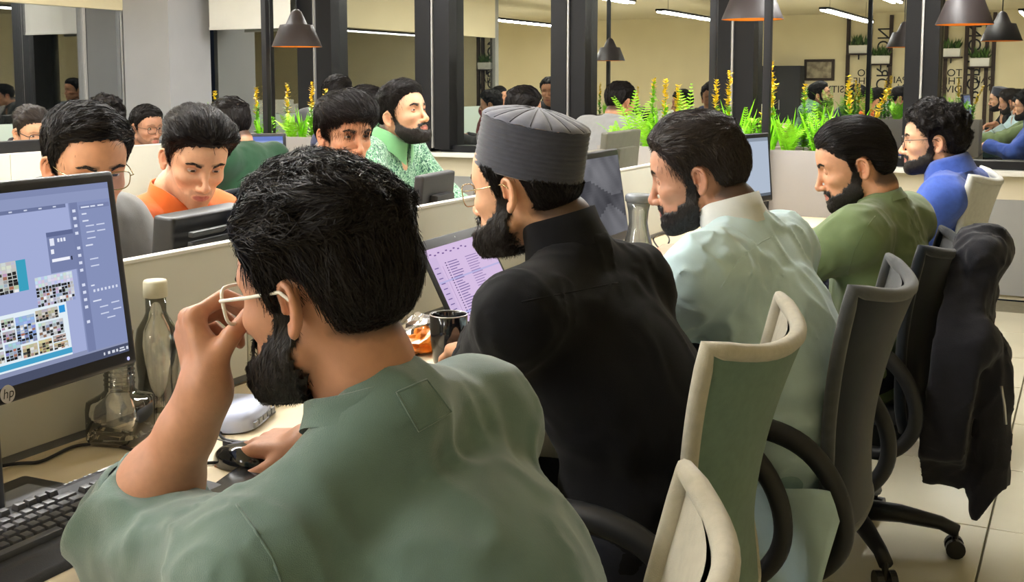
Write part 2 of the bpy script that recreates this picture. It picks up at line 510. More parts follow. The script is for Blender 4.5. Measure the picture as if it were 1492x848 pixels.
# ================================================================== pendant lamps
M['shade'] = mat('pendant_shade', S(44, 37, 37), 0.5, 0.4, 0.06, 10)
M['copper'] = mat('orange_enamel', S(240, 150, 40), 0.35, 0.5, 0.02)
M['bulb'] = emis('bulb', (1.0, 0.72, 0.32, 1), 12)
def pendant(x, y, z, label):
    t = thing('pendant_lamp', label, 'lamp', (x, y, z), 0, 'dark pendant lamps with orange inside')
    prof = [(.145, 0), (.095, .125), (.062, .13), (.03, .20), (.012, .215), (.0, .216)]
    MB().lathe(prof, 40).build('shade', M['shade'], t, smooth=True)
    MB().lathe([(.1435, 0.001), (.093, .122), (.04, .127), (0, .127)], 40).build('lining', M['copper'], t, smooth=True)
    MB().lathe([(0, .045), (.02, .05), (.028, .07), (.02, .09), (.012, .127)], 16).build('bulb', M['bulb'], t, smooth=True)
    MB().tube([(0, 0, .21), (0, 0, CE - z)], .004, 8).build('cord', M['black'], t)
    ld = bpy.data.lights.new('pendant_light', 'SPOT')
    ld.energy = PENDANT_POWER; ld.color = (1.0, .82, .5); ld.spot_size = math.radians(110); ld.spot_blend = .6; ld.shadow_soft_size = .04
    link(bpy.data.objects.new('pendant_light', ld), t, (0, 0, .06))
pendant(-4.129, 5.33, 1.565, 'dark pendant lamp above the smaller fern planter')
pendant(-1.452, 5.33, 1.655, 'dark pendant lamp above the larger fern planter')
pendant(-0.62, 6.4, 1.66, 'dark pendant lamp hung close to the windows')

# ================================================================== chairs
M['chairfab'] = mat('grey_beige_fabric', S(176, 170, 152), 0.95, 0.1, 0.08, 60, 0.4, 900, sheen=0.3)
M['chairshade'] = mat('shaded_beige_fabric', S(100, 122, 108), 0.95, 0.1, 0.08, 60, 0.4, 900, sheen=0.2)  # same beige fabric, with the greenish shade of the backs put into the colour
M['chairgrey'] = mat('light_grey_fabric', S(186, 186, 178), 0.95, 0.1, 0.06, 60, 0.4, 900, sheen=0.3)
M['chairblack'] = mat('navy_black_fabric', S(28, 33, 40), 0.95, 0.1, 0.1, 60, 0.4, 900, sheen=0.3)
M['chairedge'] = mat('charcoal_fabric', S(74, 76, 77), 0.95, 0.1, 0.1, 60, 0.4, 900, sheen=0.3)
M['chairframe'] = mat('chair_frame_plastic', S(30, 31, 34), 0.5, 0.4, 0.08, 60)
def chair(x, y, heading, label, mback, mfront, group='high backed office chairs', spin=0.0, rise=0.0):
    """local +x is where the sitter looks"""
    t = thing('office_chair', label, 'chair', (x, y, 0), math.radians(heading), group)
    def hw(v):        # half width up the back
        return float(np.interp(v, [0, .12, .35, .6, .85, 1], [.20, .205, .17, .18, .215, .228]))
    def surf(u, v, off):
        s = u * 2 - 1
        w = hw(v)
        z = .43 + v * (.503 + rise)
        top = .03 * (abs(s) ** 2.5) * v ** 6 - .006 * v ** 6
        bx = -.205 - .085 * v ** 1.5 + .02 * math.sin(v * 3.0)
        wing = .075 * abs(s) ** 2.2 * (0.35 + .65 * v)
        return (bx + wing + off, s * w, z + top)
    NU, NV = 16, 18
    b = MB()
    b.grid(lambda u, v: surf(u, v, -.010 * (1 - abs(u * 2 - 1) ** 8)), NU, NV, flip=True)
    bo = b.build('back_shell', mback, t, smooth=True)
    f = MB()
    f.grid(lambda u, v: (surf(u, v, .014 * (1 - abs(u * 2 - 1) ** 8))[0] + .01 * math.sin(u * math.pi), surf(u, v, 0)[1], surf(u, v, 0)[2]), NU, NV)
    f.build('back_cushion', mfront, t, smooth=True)
    e = MB()
    path = [surf(0, j / NV, .003) for j in range(NV + 1)] + [surf(i / NU, 1, .003) for i in range(1, NU + 1)] + [surf(1, 1 - j / NV, .003) for j in range(1, NV + 1)] + [surf(1 - i / NU, 0, .003) for i in range(1, NU)]
    e.tube(path, .0150, 10, closed=True)
    e.build('edge_roll', mfront, t, smooth=True)
    s = MB()
    def seat(u, v):
        a = 2 * math.pi * u
        r = v
        ex, ey = .235, .235
        n = 3.2
        cx = abs(math.cos(a)) ** (2 / n) * math.copysign(1, math.cos(a)); cy = abs(math.sin(a)) ** (2 / n) * math.copysign(1, math.sin(a))
        return (ex * r * cx + .02, ey * r * cy, .465 - .012 * (1 - r * r) - (.0 if r < .9 else (r - .9) * .25))
    s.grid(seat, 32, 8)
    def seatlow(u, v):
        p = seat(u, 1.0)
        k = 1 - .12 * v
        return ((p[0] - .02) * k + .02, p[1] * k, p[2] - .06 * v)
    s.grid(seatlow, 32, 2, flip=True)
    s.build('seat', mfront, t, smooth=True)
    MB().box((.02, 0, .375), (.38, .38, .03)).build('seat_pan', M['chairframe'], t, bevel=.01)
    for q in (-1, 1):
        a = MB()
        pts = [(.16, q * .265, .66), (.08, q * .27, .672), (-.04, q * .27, .672), (-.13, q * .27, .645), (-.19, q * .27, .58), (-.215, q * .268, .50), (-.20, q * .262, .43), (-.14, q * .25, .375), (-.02, q * .2, .365), (.08, q * .1, .37)]
        rs_ = [.016, .021, .023, .022, .02, .019, .019, .018, .018, .016]
        sp_ = spline(pts, 5)
        a.tube(sp_, [float(np.interp(i / 5, range(10), rs_)) for i in range(len(sp_))], 12)
        a.build('armrest', M['chairframe'], t, smooth=True)
    MB().lathe([(.028, .22), (.028, .365)], 16).lathe([(.045, .08), (.045, .2), (.034, .21), (.034, .24)], 16).build('gas_lift', M['chairframe'], t, smooth=True)
    MB().tube([(.02, -.05, .35), (.03, -.17, .335), (.035, -.25, .31)], [.006, .006, .014], 8).build('lever', M['chairframe'], t, smooth=True)
    MB().box((0, 0, .352), (.2, .18, .03)).build('mechanism', M['chairframe'], t, bevel=.008)
    for k in range(5):
        a = math.radians(72 * k + spin)
        d = Vector((math.cos(a), math.sin(a), 0))
        l = MB().tube([d * .03 + Vector((0, 0, .115)), d * .15 + Vector((0, 0, .112)), d * .26 + Vector((0, 0, .095)), d * .305 + Vector((0, 0, .075))], [.032, .026, .02, .02], 10).build('base_leg', M['chairframe'], t, smooth=True)
        c = MB()
        p = d * .30; sd = Vector((-d.y, d.x, 0))
        for w in (-1, 1):
            c.tube([p + sd * w * .010 + Vector((0, 0, .028)), p + sd * w * .028 + Vector((0, 0, .028))], .027, 16)
        c.tube([p + Vector((0, 0, .03)), p + Vector((0, 0, .08))], .009, 8)
        c.build('caster', M['plastic'], l, smooth=False)
    return t
chair(-.575, .97, 188, 'beige grey office chair carrying the man in the green sweatshirt', M['chairshade'], M['chairfab'], spin=10, rise=-.045)
chair(-.715, 1.87, 180, 'beige grey high office chair with shade coloured back behind the man in the black shirt', M['chairshade'], M['chairfab'], spin=30)
chair(-.61, 2.47, 180, 'navy black high office chair under the man in the pale tunic', M['chairblack'], M['chairedge'], spin=20)
chair(-.59, 3.32, 180, 'black office chair with a dark jacket hung over its back', M['chairblack'], M['chairblack'], spin=48, rise=-.03)
chair(-.575, 4.45, 180, 'light grey office chair behind the man in the blue shirt', M['chairgrey'], M['chairgrey'], spin=5, rise=.075)
chair(-2.50, 2.28, 0, 'black office chair behind the man in orange', M['chairblack'], M['chairblack'], spin=15)
chair(-2.40, 1.62, 0, 'black office chair under the man hidden by the large lit monitor', M['chairblack'], M['chairblack'])
chair(-2.62, 3.05, 0, 'black office chair under the man with the long dark fringe', M['chairblack'], M['chairblack'])
chair(-2.78, 3.85, 0, 'black office chair under the man in the green collared shirt', M['chairblack'], M['chairblack'])
chair(-3.45, 4.25, 180, 'dark office chair under the man in the bottle green sweater', M['chairblack'], M['chairblack'])
chair(-5.3, 4.05, 0, 'dark office chair at the desk row beside the glazed office', M['chairblack'], M['chairblack'])

t = thing('side_desk', 'narrow cream desk along the glazed office', 'desk', (-7.02, 5.6, 0))
MB().box((0, 0, DZ - .0125), (.6, 2.4, .025)).build('worktop', M['desk'], t, bevel=.003)
for q in (-1, 1): MB().box((0, q * 1.1, .3625), (.5, .03, .725)).build('leg_panel', M['legm'], t, bevel=.003)
# ================================================================== screens and devices
M['screen'] = emis('lit_display', (1, 1, 1, 1), 1.0, 'Col')
M['screenoff'] = mat('dark_display', S(20, 20, 23), 0.18, 0.5, 0.05)
rnd = random.Random(5)
def rects_mesh(name, w, h, rects, parent, x=0.0, m=None):
    """flat picture of a display: rectangles (u0,v0,u1,v1,rgb) drawn one over the other, facing +x; u to the sitter's right = -y? u grows with +y"""
    mb = MB()
    for i, (u0, v0, u1, v1, c) in enumerate(rects):
        e = x + .000003 * i
        p = lambda u, v: (e, (u - .5) * w, v * h)
        mb.quad(p(u0, v0), p(u1, v0), p(u1, v1), p(u0, v1), S(*c))
    return mb.build(name, m or M['screen'], parent, facecol=True)
def photo(u0, v0, u1, v1, nx, ny, base, rr):
    """a small photograph of people at desks, as coarse patches of colour"""
    out = [(u0, v0, u1, v1, base)]
    for i in range(nx):
        for j in range(ny):
            k = rr.random()
            f = j / ny
            if f > .6: c = [base[q] + rr.randint(-12, 25) for q in range(3)]
            elif k < .42: c = [rr.randint(25, 70)] * 3
            elif k < .6: c = [rr.randint(170, 240)] * 3
            elif k < .7: c = [150 + rr.randint(-20, 30), 110, 90]
            else: c = [base[q] - rr.randint(0, 50) for q in range(3)]
            c = [max(0, min(255, q)) for q in c]
            a = u0 + (u1 - u0) * i / nx; b = v0 + (v1 - v0) * j / ny
            out.append((a, b, a + (u1 - u0) / nx * rr.uniform(.7, 1.0), b + (v1 - v0) / ny * rr.uniform(.7, 1.0), tuple(c)))
    return out
def ui_design():
    r = [(0, 0, 1, 1, (163, 173, 214)), (0, 0, 1, .05, (74, 80, 104)), (0, .05, 1, .075, (140, 148, 180)),
         (0, .965, 1, 1, (128, 138, 176)), (0, .905, 1, .965, (142, 152, 190)), (0, .885, .815, .905, (108, 118, 156))]
    for k in range(14):
        r.append((.05 + k * .055, .892, .062 + k * .055, .899, (210, 216, 236)))
    r += [(.825, .06, 1, .905, (134, 145, 186)), (.83, .06, .862, .905, (118, 128, 168)), (.868, .86, .995, .885, (120, 130, 170))]
    for k in range(16):
        if k % 5 == 4: continue
        r.append((.839, .85 - k * .042, .852, .866 - k * .042, (216, 222, 242)))
    for (u, v, w) in ((.875, .868, .035), (.915, .868, .02), (.945, .868, .025), (.875, .83, .02), (.875, .79, .025), (.875, .65, .03), (.875, .42, .015), (.875, .33, .035)):
        r.append((u, v, u + w, v + .008, (220, 226, 244)))
    for (u, v) in ((.885, .76), (.93, .76), (.885, .725), (.93, .725), (.885, .69), (.885, .57), (.885, .53), (.9, .29), (.95, .3), (.9, .25), (.955, .26), (.925, .22)):
        r.append((u, v, u + .035, v + .007, (206, 213, 236)))
    for k in range(7):
        r.append((.882 + k * .016, .385, .890 + k * .016, .4, (214, 220, 240)))
    r += [(.725, .535, .83, .76, (120, 130, 170)), (.725, .735, .83, .76, (96, 106, 146)), (.735, .735 - .05, .752, .725, (226, 230, 246)), (.735, .64, .747, .665, (236, 238, 248)), (.735, .595, .805, .612, (240, 242, 252)), (.81, .59, .815, .612, (30, 32, 44))]
    for k in range(3): r.append((.765 + k * .012, .7, .773 + k * .012, .72, (230, 234, 248)))
    rr = random.Random(3)
    r += photo(.36, .475, .60, .64, 14, 9, (196, 200, 196), rr)
    r += [(.60, .475, .635, .64, (60, 160, 190))]
    r += photo(.66, .37, .805, .53, 12, 9, (196, 204, 222), rr)
    r += [(.25, .075, .765, .37, (226, 238, 246)), (.25, .085, .765, .115, (70, 160, 200)), (.735, .315, .758, .355, (50, 150, 215))]
    for (a, b, c, d, base) in ((.645, .295, .73, .355, (190, 184, 170)), (.65, .205, .745, .285, (190, 195, 200)), (.57, .2, .64, .345, (150, 175, 215)), (.52, .295, .565, .35, (190, 190, 190)), (.52, .23, .565, .285, (170, 175, 180)),
                              (.25, .2, .515, .35, (180, 184, 188)), (.25, .13, .515, .19, (190, 190, 185)), (.52, .13, .575, .22, (170, 185, 205)), (.58, .125, .635, .19, (196, 190, 150)), (.64, .125, .69, .195, (196, 190, 150)), (.695, .165, .745, .2, (180, 160, 150)), (.695, .125, .75, .16, (190, 180, 150))):
        r += photo(a, b, c, d, max(4, int((c - a) / .012)), max(4, int((d - b) / .014)), base, rr)
    for k, w in enumerate((.006, .01, .012, .008)): r.append((.885 + k * .018, .018, .885 + k * .018 + w, .034, (214, 218, 230)))
    r += [(.955, .028, .975, .036, (214, 218, 230)), (.952, .014, .978, .022, (214, 218, 230)), (.983, .016, .992, .034, (214, 218, 230))]
    return r
def ui_list():
    r = [(0, 0, 1, 1, (214, 190, 226)), (0, 0, 1, .06, (96, 104, 190)), (0, .06, .12, .9, (206, 184, 222)), (.15, .1, .155, .78, (170, 140, 190)), (0, .2, 1, .235, (178, 176, 226)), (0, .6, 1, .62, (186, 180, 224))]
    for k in range(10): r.append((.04 + k * .06, .93 - .02 * (k % 2), .07 + k * .06, .945 - .02 * (k % 2), (120, 90, 150)))
    for k in range(24):
        v = .8 - k * .03
        r.append((.2, v, .22, v + .012, (90, 70, 120))); r.append((.24, v, .24 + .1 + .08 * rnd.random(), v + .009, (110, 90, 150)))
        r.append((.52, v, .66 + .06 * rnd.random(), v + .008, (140, 116, 170)))
        if k % 2: r.append((.03, v, .09, v + .01, (110, 90, 150)))
    for k in range(8): r.append((.3 + k * .05, .015, .33 + k * .05, .045, (200, 206, 240)))
    return r
def ui_cloud():
    r = [(0, 0, 1, 1, (76, 74, 80))]
    nx, ny = 44, 30
    for i in range(nx):
        for j in range(ny):
            u, v = (i + .5) / nx, (j + .5) / ny
            w = math.sin(u * 7 + 2.2 * math.sin(v * 5 + 1)) + .6 * math.sin(v * 13 + 3 * math.sin(u * 9)) + .35 * math.sin(u * 31 + v * 23)
            sky = v > .62 + .12 * math.sin(u * 5 + .5) and u > .2
            peak = v < .42 - abs(u - .66) * .7
            g = 78 + 9 * w + (30 if sky else 0) + (26 if peak else 0)
            r.append((i / nx, j / ny, (i + 1) / nx, (j + 1) / ny, (int(g), int(g), int(g + 5))))
    return r
def ui_plain(c):
    return [(0, 0, 1, 1, c), (0, .94, 1, 1, tuple(int(q * .8) for q in c)), (0, 0, 1, .05, tuple(int(q * .55) for q in c)), (.1, .2, .45, .85, tuple(min(255, q + 25) for q in c))]
def monitor(x, y, heading, label, w, h, zbot, tilt=6.0, ui=None, bezel=.018, depth=.03, mbody=None, group=None, ribs=False, vent=False, logo=None, base='round', z0=None):
    """screen faces local +x; w runs along y"""
    mbody = mbody or M['plastic']
    z0 = DZ if z0 is None else z0
    t = thing('monitor', label, 'monitor', (x, y, z0), math.radians(heading), group)
    R = (0, math.radians(-tilt), 0)
    head = (0, 0, zbot - z0)
    b = MB().box((-depth / 2, 0, h / 2), (depth, w, h)).build('bezel', mbody, t, bevel=min(.008, depth / 3), seg=3, loc=head, rot=R)
    MB().box((-depth - .012, 0, h * .48), (.03, w * .6, h * .6), taper=(1, .9)).build('rear_housing', mbody, t, bevel=.008, loc=head, rot=R)
    bb = bezel * 1.35
    s = rects_mesh('display', w - 2 * bezel, h - bezel - bb, ui, t, x=.0006) if ui else MB().quad((.0006, -w / 2 + bezel, 0), (.0006, w / 2 - bezel, 0), (.0006, w / 2 - bezel, h - bezel - bb), (.0006, -w / 2 + bezel, h - bezel - bb)).build('display', M['screenoff'], t)
    s.rotation_euler = R
    s.location = Vector(head) + Matrix.Rotation(math.radians(-tilt), 3, 'Y') @ Vector((0, 0, bb))
    nk = MB().tube([(-.05, 0, .01), (-.055, 0, (zbot - z0) + h * .3)], [.028, .024], 12).build('neck', mbody, t, smooth=True)
    if base == 'round': MB().lathe([(0, .012), (.08, .012), (.11, .007), (.112, 0)], 32, c=(-.03, 0, 0), sy=1.25).build('base', mbody, t, smooth=True)
    else:
        bs = MB().box((-.02, 0, .008), (.19, .26, .014)).build('base', mbody, t, bevel=.006)
        MB().box((-.01, 0, .0155), (.13, .2, .002)).build('inlay', M['greyplastic'], bs, bevel=.0008)
    if ribs:
        for k in range(13):
            MB().box((-depth - .031, 0, .03 + k * (h - .06) / 12), (.012, w * .9, (h - .06) / 12 * .55)).build('rib', mbody, t, bevel=.002, loc=head, rot=R)
    if vent:
        v = MB()
        for i in range(11):
            for j in range(7): v.box((-depth - .029, -w * .2 + i * .012 - .02, .05 + j * .012), (.004, .007, .007))
        v.build('vent_grille', M['greyplastic'], t, loc=head, rot=R)
    if logo:
        MB().lathe([(0, .0006), (.0125, .0006)], 32).build('badge', mat('badge', S(205, 205, 210), .4), t, loc=Vector(head) + Matrix.Rotation(math.radians(-tilt), 3, 'Y') @ Vector((.0012, logo[1], .014)), rot=(0, math.radians(90 - tilt), 0))
        cu = bpy.data.curves.new('badge_letters', 'FONT'); cu.body = logo[0]; cu.size = .019; cu.align_x = 'CENTER'; cu.align_y = 'CENTER'; cu.shear = .25
        cu.materials.append(M['plastic'])
        text_obj('badge_letters', cu, t, Vector(head) + Matrix.Rotation(math.radians(-tilt), 3, 'Y') @ Vector((.0024, logo[1], .0145)), (Matrix.Rotation(math.radians(-tilt), 3, 'Y') @ Matrix(((0, 0, 1), (1, 0, 0), (0, 1, 0)))).to_euler())
        MB().lathe([(0, .0006), (.003, .0006)], 12).build('power_light', emis('power_led', (.6, .6, 1, 1), 1.0), t, loc=Vector(head) + Matrix.Rotation(math.radians(-tilt), 3, 'Y') @ Vector((.0012, w / 2 - .022, .012)), rot=(0, math.radians(90 - tilt), 0))
    return t
# the large lit monitor of the nearest man
WM = .515
monitor(-1.305, 1.287 - WM / 2, 3, 'large black monitor showing a design program with photo collage', WM, .305, .921, 7, ui_design(), bezel=.017, depth=.035, logo=('hp', .005), base='plate')
monitor(-1.33, 3.25, 2, 'dark monitor showing grey storm clouds beside the glass carafe', .44, .30, .85, 9, ui_cloud(), bezel=.022)
monitor(-1.19, 4.31, -14, 'upright bright monitor seen almost edge on before the grey planter', .46, .275, .885, 5, ui_plain((176, 188, 206)))
# backs of the monitors across the divider
monitor(-1.70, 1.79, 188, 'black ribbed monitor back in front of the man in orange', .27, .30, .80, 6, ui_plain((170, 180, 205)), ribs=True, depth=.05)
monitor(-1.66, 2.12, 184, 'black monitor turned edge on behind the green sweatshirt man', .46, .30, .81, 6, ui_plain((170, 180, 205)))
monitor(-1.80, 2.93, 188, 'charcoal monitor with a dotted rear vent before the collared man', .25, .27, .82, 5, ui_plain((170, 180, 205)), vent=True, mbody=M['plasticmatte'])
monitor(-1.75, 3.95, 182, 'tan topped monitor back standing behind the storm cloud screen', .40, .30, .80, 5, ui_plain((170, 180, 205)), mbody=mat('taupe_plastic', S(110, 106, 96), .5))
monitor(-1.80, 4.45, 182, 'grey monitor back at the divider end near the ferns', .42, .30, .86, 5, ui_plain((170, 180, 205)), mbody=mat('olive_grey_plastic', S(92, 90, 78), .5))
# the farther desk row
monitor(-3.98, 4.72, -38, 'lit blue monitor beside the man in the bottle green sweater', .40, .27, .82, 5, [(0, 0, 1, 1, (150, 165, 215)), (.3, 0, 1, .6, (176, 186, 222)), (0, .9, 1, 1, (110, 130, 200))])
monitor(-4.55, 3.62, 180, 'dark monitor back before the bowed man with dark glasses', .5, .29, .80, 5, None)
monitor(-4.60, 4.98, 175, 'black monitor back before the man with wire glasses', .36, .25, .77, 5, None)
monitor(-7.0, 6.3, -40, 'small lit blue monitor beyond the bowed man', .4, .25, .85, 5, ui_plain((110, 130, 215)))

# ================================================================== keyboards
M['key'] = mat('key_cap', S(82, 82, 86), 0.38, 0.5, 0.08, 60)
M['keyglyph'] = emis('unused', (0, 0, 0, 1), 0) if False else mat('key_print', S(190, 190, 192), 0.6)
KEYMESH = {}
def keyboard(x, y, heading, label, keysep=True, wrist=True):
    """rows along y, front edge at +x"""
    t = thing('keyboard', label, 'keyboard', (x, y, DZ), math.radians(heading), 'black desktop keyboards')
    L, D = .445, .155
    b = MB()
    prof = [(-D / 2, .0), (-D / 2 - .004, .020), (-D / 2 + .02, .026), (D / 2 - .006, .016), (D / 2, .012)]
    if wrist: prof += [(D / 2 + .035, .010), (D / 2 + .045, .0)]
    else: prof += [(D / 2 + .004, 0)]
    n = len(prof)
    vs = [(p[0], s * L / 2, p[1]) for s in (-1, 1) for p in prof]
    fs = [(i, i + 1, n + i + 1, n + i) for i in range(n - 1)] + [tuple(range(n))[::-1], tuple(range(n, 2 * n)), (n - 1, 0, n, 2 * n - 1)]
    b.add(vs, fs).build('case', M['plasticmatte'], t, bevel=.003)
    def kz(px): return np.interp(px, [-D / 2 + .02, D / 2 - .006], [.026, .016])
    def key(px, py, wy, wx=.0155):
        k = (round(wy, 4), round(wx, 4))
        if k not in KEYMESH:
            o = MB().box((0, 0, .004), (wx, wy, .008), taper=(.78, .84 if wy < .03 else .95)).build('key', M['key'], t, bevel=.0012, seg=2)
            KEYMESH[k] = o.data
        else:
            o = bpy.data.objects.new('key', KEYMESH[k]); link(o, t)
        o.location = (px, py, kz(px)); o.rotation_euler = (0, math.radians(5), 0)
    p = .0183
    rows = [(-.048, [.0155] * 15), (-.024, None), (-.006, None), (.0125, None), (.031, None), (.0495, None)]
    y0 = -L / 2 + .018
    for k in range(13): key(-.05, y0 + k * .0185 + (.012 if k > 0 else 0) + (k > 4) * .008 + (k > 8) * .008, .0155, .013)
    lay = [[.0155] * 13 + [.034], [.025] + [.0155] * 12 + [.025], [.03] + [.0155] * 11 + [.038], [.04] + [.0155] * 10 + [.047], [.022, .018, .022, .112, .022, .018, .018, .022]]
    for r, row in enumerate(lay):
        px = -.024 + r * .0188
        yy = y0 - .008
        for wv in row:
            key(px, yy + wv / 2, wv)
            yy += wv + .003
    for r in range(2):
        for k in range(3): key(-.024 + r * .0188, y0 + .288 + k * p, .0155)
    for k in range(3): key(-.024 + 4 * .0188, y0 + .288 + k * p, .0155)
    key(-.024 + 3 * .0188, y0 + .288 + p, .0155)
    for r in range(5):
        for k in range(4): key(-.024 + r * .0188, y0 + .352 + k * p, .0155)
    g = MB()
    for k in range(5): g.box((-.066, y0 + .29 + k * .009 + (k > 2) * .01, .0265), (.003, .0045, .0006))
    g.box((-.064, y0 + .37, .0266), (.006, .04, .0006))
    g.build('printed_marks', M['keyglyph'], t)
    return t
keyboard(-1.243, 1.045, 1.0, 'black desktop keyboard with silver rimmed wrist rest under the large lit monitor')
KB2 = keyboard(-1.12, 1.86, 4, 'black keyboard beside the black mug and snack wrapper', wrist=False)
keyboard(-1.13, 3.36, -4, 'black keyboard under the hands of the man in the olive shirt', wrist=False)
keyboard(-1.12, 2.75, -3, 'black keyboard before the man in the pale tunic', wrist=False)
keyboard(-1.12, 4.45, -3, 'black keyboard in front of the man in the blue shirt', wrist=False)

# ================================================================== mouse, mats, cables
M['gloss'] = mat('gloss_black', S(20, 20, 23), 0.12, 0.6, 0.05, coat=0.4)
def mouse(x, y, heading, label):
    """nose towards local +x"""
    t = thing('computer_mouse', label, 'mouse', (x, y, DZ), math.radians(heading), 'black computer mice')
    def f(u, v):
        a = 2 * math.pi * u
        h = math.sin(v * math.pi / 2)
        r = math.cos(v * math.pi / 2) ** .45
        X = .056 * r * math.cos(a); Y = (.031 - .004 * math.cos(a * 2)) * r * math.sin(a)
        return (X, Y, .003 + .034 * h * (1 - .35 * (X / .056 + .2) ** 2))
    MB().grid(f, 32, 10).build('shell', M['gloss'], t, smooth=True)
    MB().box((.03, 0, .029), (.018, .006, .010)).build('scroll_wheel', M['plasticmatte'], t, bevel=.002)
    MB().box((.03, 0, .0325), (.05, .0012, .002)).build('button_gap', M['greyplastic'], t)
    return t
mouse(-1.19, 1.37, 172, 'glossy black mouse under the hand of the man in the green sweatshirt')
def slab(name, label, cat, x, y, heading, size, m, bev=.004, z=DZ):
    t = MB().box((0, 0, size[2] / 2), size).build(name, m, None, bevel=bev, loc=(x, y, z), rot=(0, 0, math.radians(heading)))
    return tag(t, label, cat)
ph = thing('smartphone', 'black smartphone lying face up beside the glossy mouse', 'phone', (-1.115, 1.27, DZ), math.radians(14))
MB().box((0, 0, .005), (.075, .155, .009)).build('case', M['gloss'], ph, bevel=.003, seg=3)
MB().box((0, 0, .0098), (.068, .146, .0006)).build('glass', M['screenoff'], ph)
def cable(pts, r, label, m=None, n=10, name='cable'):
    P = [Vector(p) for p in pts]
    out = []
    for i in range(len(P) - 1):
        a, b, c, d = P[max(i - 1, 0)], P[i], P[i + 1], P[min(i + 2, len(P) - 1)]
        for k in range(n):
            s = k / n
            out.append(.5 * ((2 * b) + (c - a) * s + (2 * a - 5 * b + 4 * c - d) * s * s + (3 * b - a - 3 * c + d) * s ** 3))
    out.append(P[-1])
    return tag(MB().tube(out, r, 8).build(name, m or M['plastic'], None, smooth=True), label, 'cable')
z = DZ + .004
cable([at_z(-60, 690, z), at_z(20, 676, z), at_z(60, 672, z), at_z(110, 650, z), at_z(160, 648, z), at_z(210, 660, z), at_z(270, 674, z), at_z(312, 674, z)], .0028, 'black mouse cable curving behind the keyboard')
cable([at_z(350, 644, z), at_z(327, 640, z), at_z(322, 630, z), at_z(345, 622, z), at_z(380, 612, z), at_z(400, 600, z)], .0028, 'black cable looped beside the pale router')
cable([at_z(600, 520, z), at_z(625, 512, z), at_z(652, 518, z), at_z(690, 524, z)], .0025, 'thin black cable beside the snack wrapper')
cable([at_z(636, 480, z), at_z(632, 468, z + .02), at_z(642, 462, z + .05), at_z(646, 470, z + .03), at_z(640, 484, z), at_z(650, 486, z)], .002, 'tangled black cable behind the black mug')
cable([at_z(958, 372, z), at_z(975, 352, z + .05), at_z(968, 340, z + .06), at_z(952, 348, z + .02), at_z(965, 366, z), at_z(985, 372, z)], .003, 'black cable coil beside the glass carafe')
cable([at_z(1118, 303, z), at_z(1130, 298, z), at_z(1140, 304, z), at_z(1128, 309, z), at_z(1150, 312, z), at_z(1180, 313, z)], .004, 'white cable coil on the desk by the grey planter', M['whiteplastic'])
# router
rt = thing('wifi_router', 'pale blue white router lying on the desk past the bent arm', 'router', (-1.352, 1.545, DZ), math.radians(20))
def rf(u, v):
    a = 2 * math.pi * u; n = 3.0
    cx = abs(math.cos(a)) ** (2 / n) * math.copysign(1, math.cos(a)); cy = abs(math.sin(a)) ** (2 / n) * math.copysign(1, math.sin(a))
    k = [1, 1, .97, .8, 0][v]; zz = [.003, .02, .028, .036, .038][v]
    return (.055 * cx * k, .075 * cy * k, zz)
mb = MB(); vs = [rf(i / 32, j) for j in range(5) for i in range(32)]
mb.add(vs, [(j * 32 + i, j * 32 + (i + 1) % 32, (j + 1) * 32 + (i + 1) % 32, (j + 1) * 32 + i) for j in range(4) for i in range(32)])
mb.build('case', mat('router_case', S(196, 206, 236), .4), rt, smooth=True)
for k in range(5): MB().box((.0555, -.045 + k * .022, .013), (.004, .016, .009)).build('port', M['greyplastic'], rt)
# laptop
def laptop(x, y, heading, label, w, h, tilt, ui):
    t = thing('laptop', label, 'laptop', (x, y, DZ), math.radians(heading))
    MB().box((.115, 0, .012), (.235, w, .02)).build('base', M['plasticmatte'], t, bevel=.004)
    kb = MB()
    for r in range(5):
        for k in range(13): kb.box((.03 + r * .019, -w / 2 + .035 + k * (w - .07) / 12, .0235), (.015, .017, .003))
    kb.build('keys', M['key'], t)
    R = (0, math.radians(-tilt), 0)
    MB().box((-.004, 0, h / 2), (.007, w, h)).build('lid', M['plastic'], t, bevel=.002, loc=(0, 0, .025), rot=R)
    s = rects_mesh('display', w - .024, h - .045, ui, t, x=.0002)
    s.rotation_euler = R; s.location = Vector((0, 0, .025)) + Matrix.Rotation(math.radians(-tilt), 3, 'Y') @ Vector((0, 0, .022))
    MB().lathe([(0, .0008), (.002, .0008)], 10).build('webcam', M['alu'], t, loc=Vector((0, 0, .025)) + Matrix.Rotation(math.radians(-tilt), 3, 'Y') @ Vector((.0004, 0, h - .011)), rot=(0, math.radians(90 - tilt), 0))
    return t
laptop(-1.235, 2.335, 4, 'open laptop with a lilac list on screen before the man in black', .36, .255, 27, ui_list())
# mug
mg = thing('coffee_mug', 'glossy black mug standing before the open laptop', 'mug', (-1.215, 2.075, DZ))
MB().lathe([(0, .002), (.028, .0), (.034, .01), (.040, .06), (.041, .112), (.0395, .114), (.038, .11), (.036, .06), (.03, .012), (0, .01)], 40).build('body', M['gloss'], mg, smooth=True)
MB().tube([(.038 + .028 * math.sin(a) - .004, 0, .06 + .032 * math.cos(a)) for a in np.linspace(.25, math.pi - .25, 12)], .005, 8).build('handle', M['gloss'], mg, smooth=True, rot=(0, 0, math.radians(60)))
MB().tube([(.0402 * math.cos(a), .0402 * math.sin(a), .1135) for a in np.linspace(0, 2 * math.pi, 40)[:-1]], .0012, 6, closed=True).build('rim', M['alu'], mg, smooth=True)
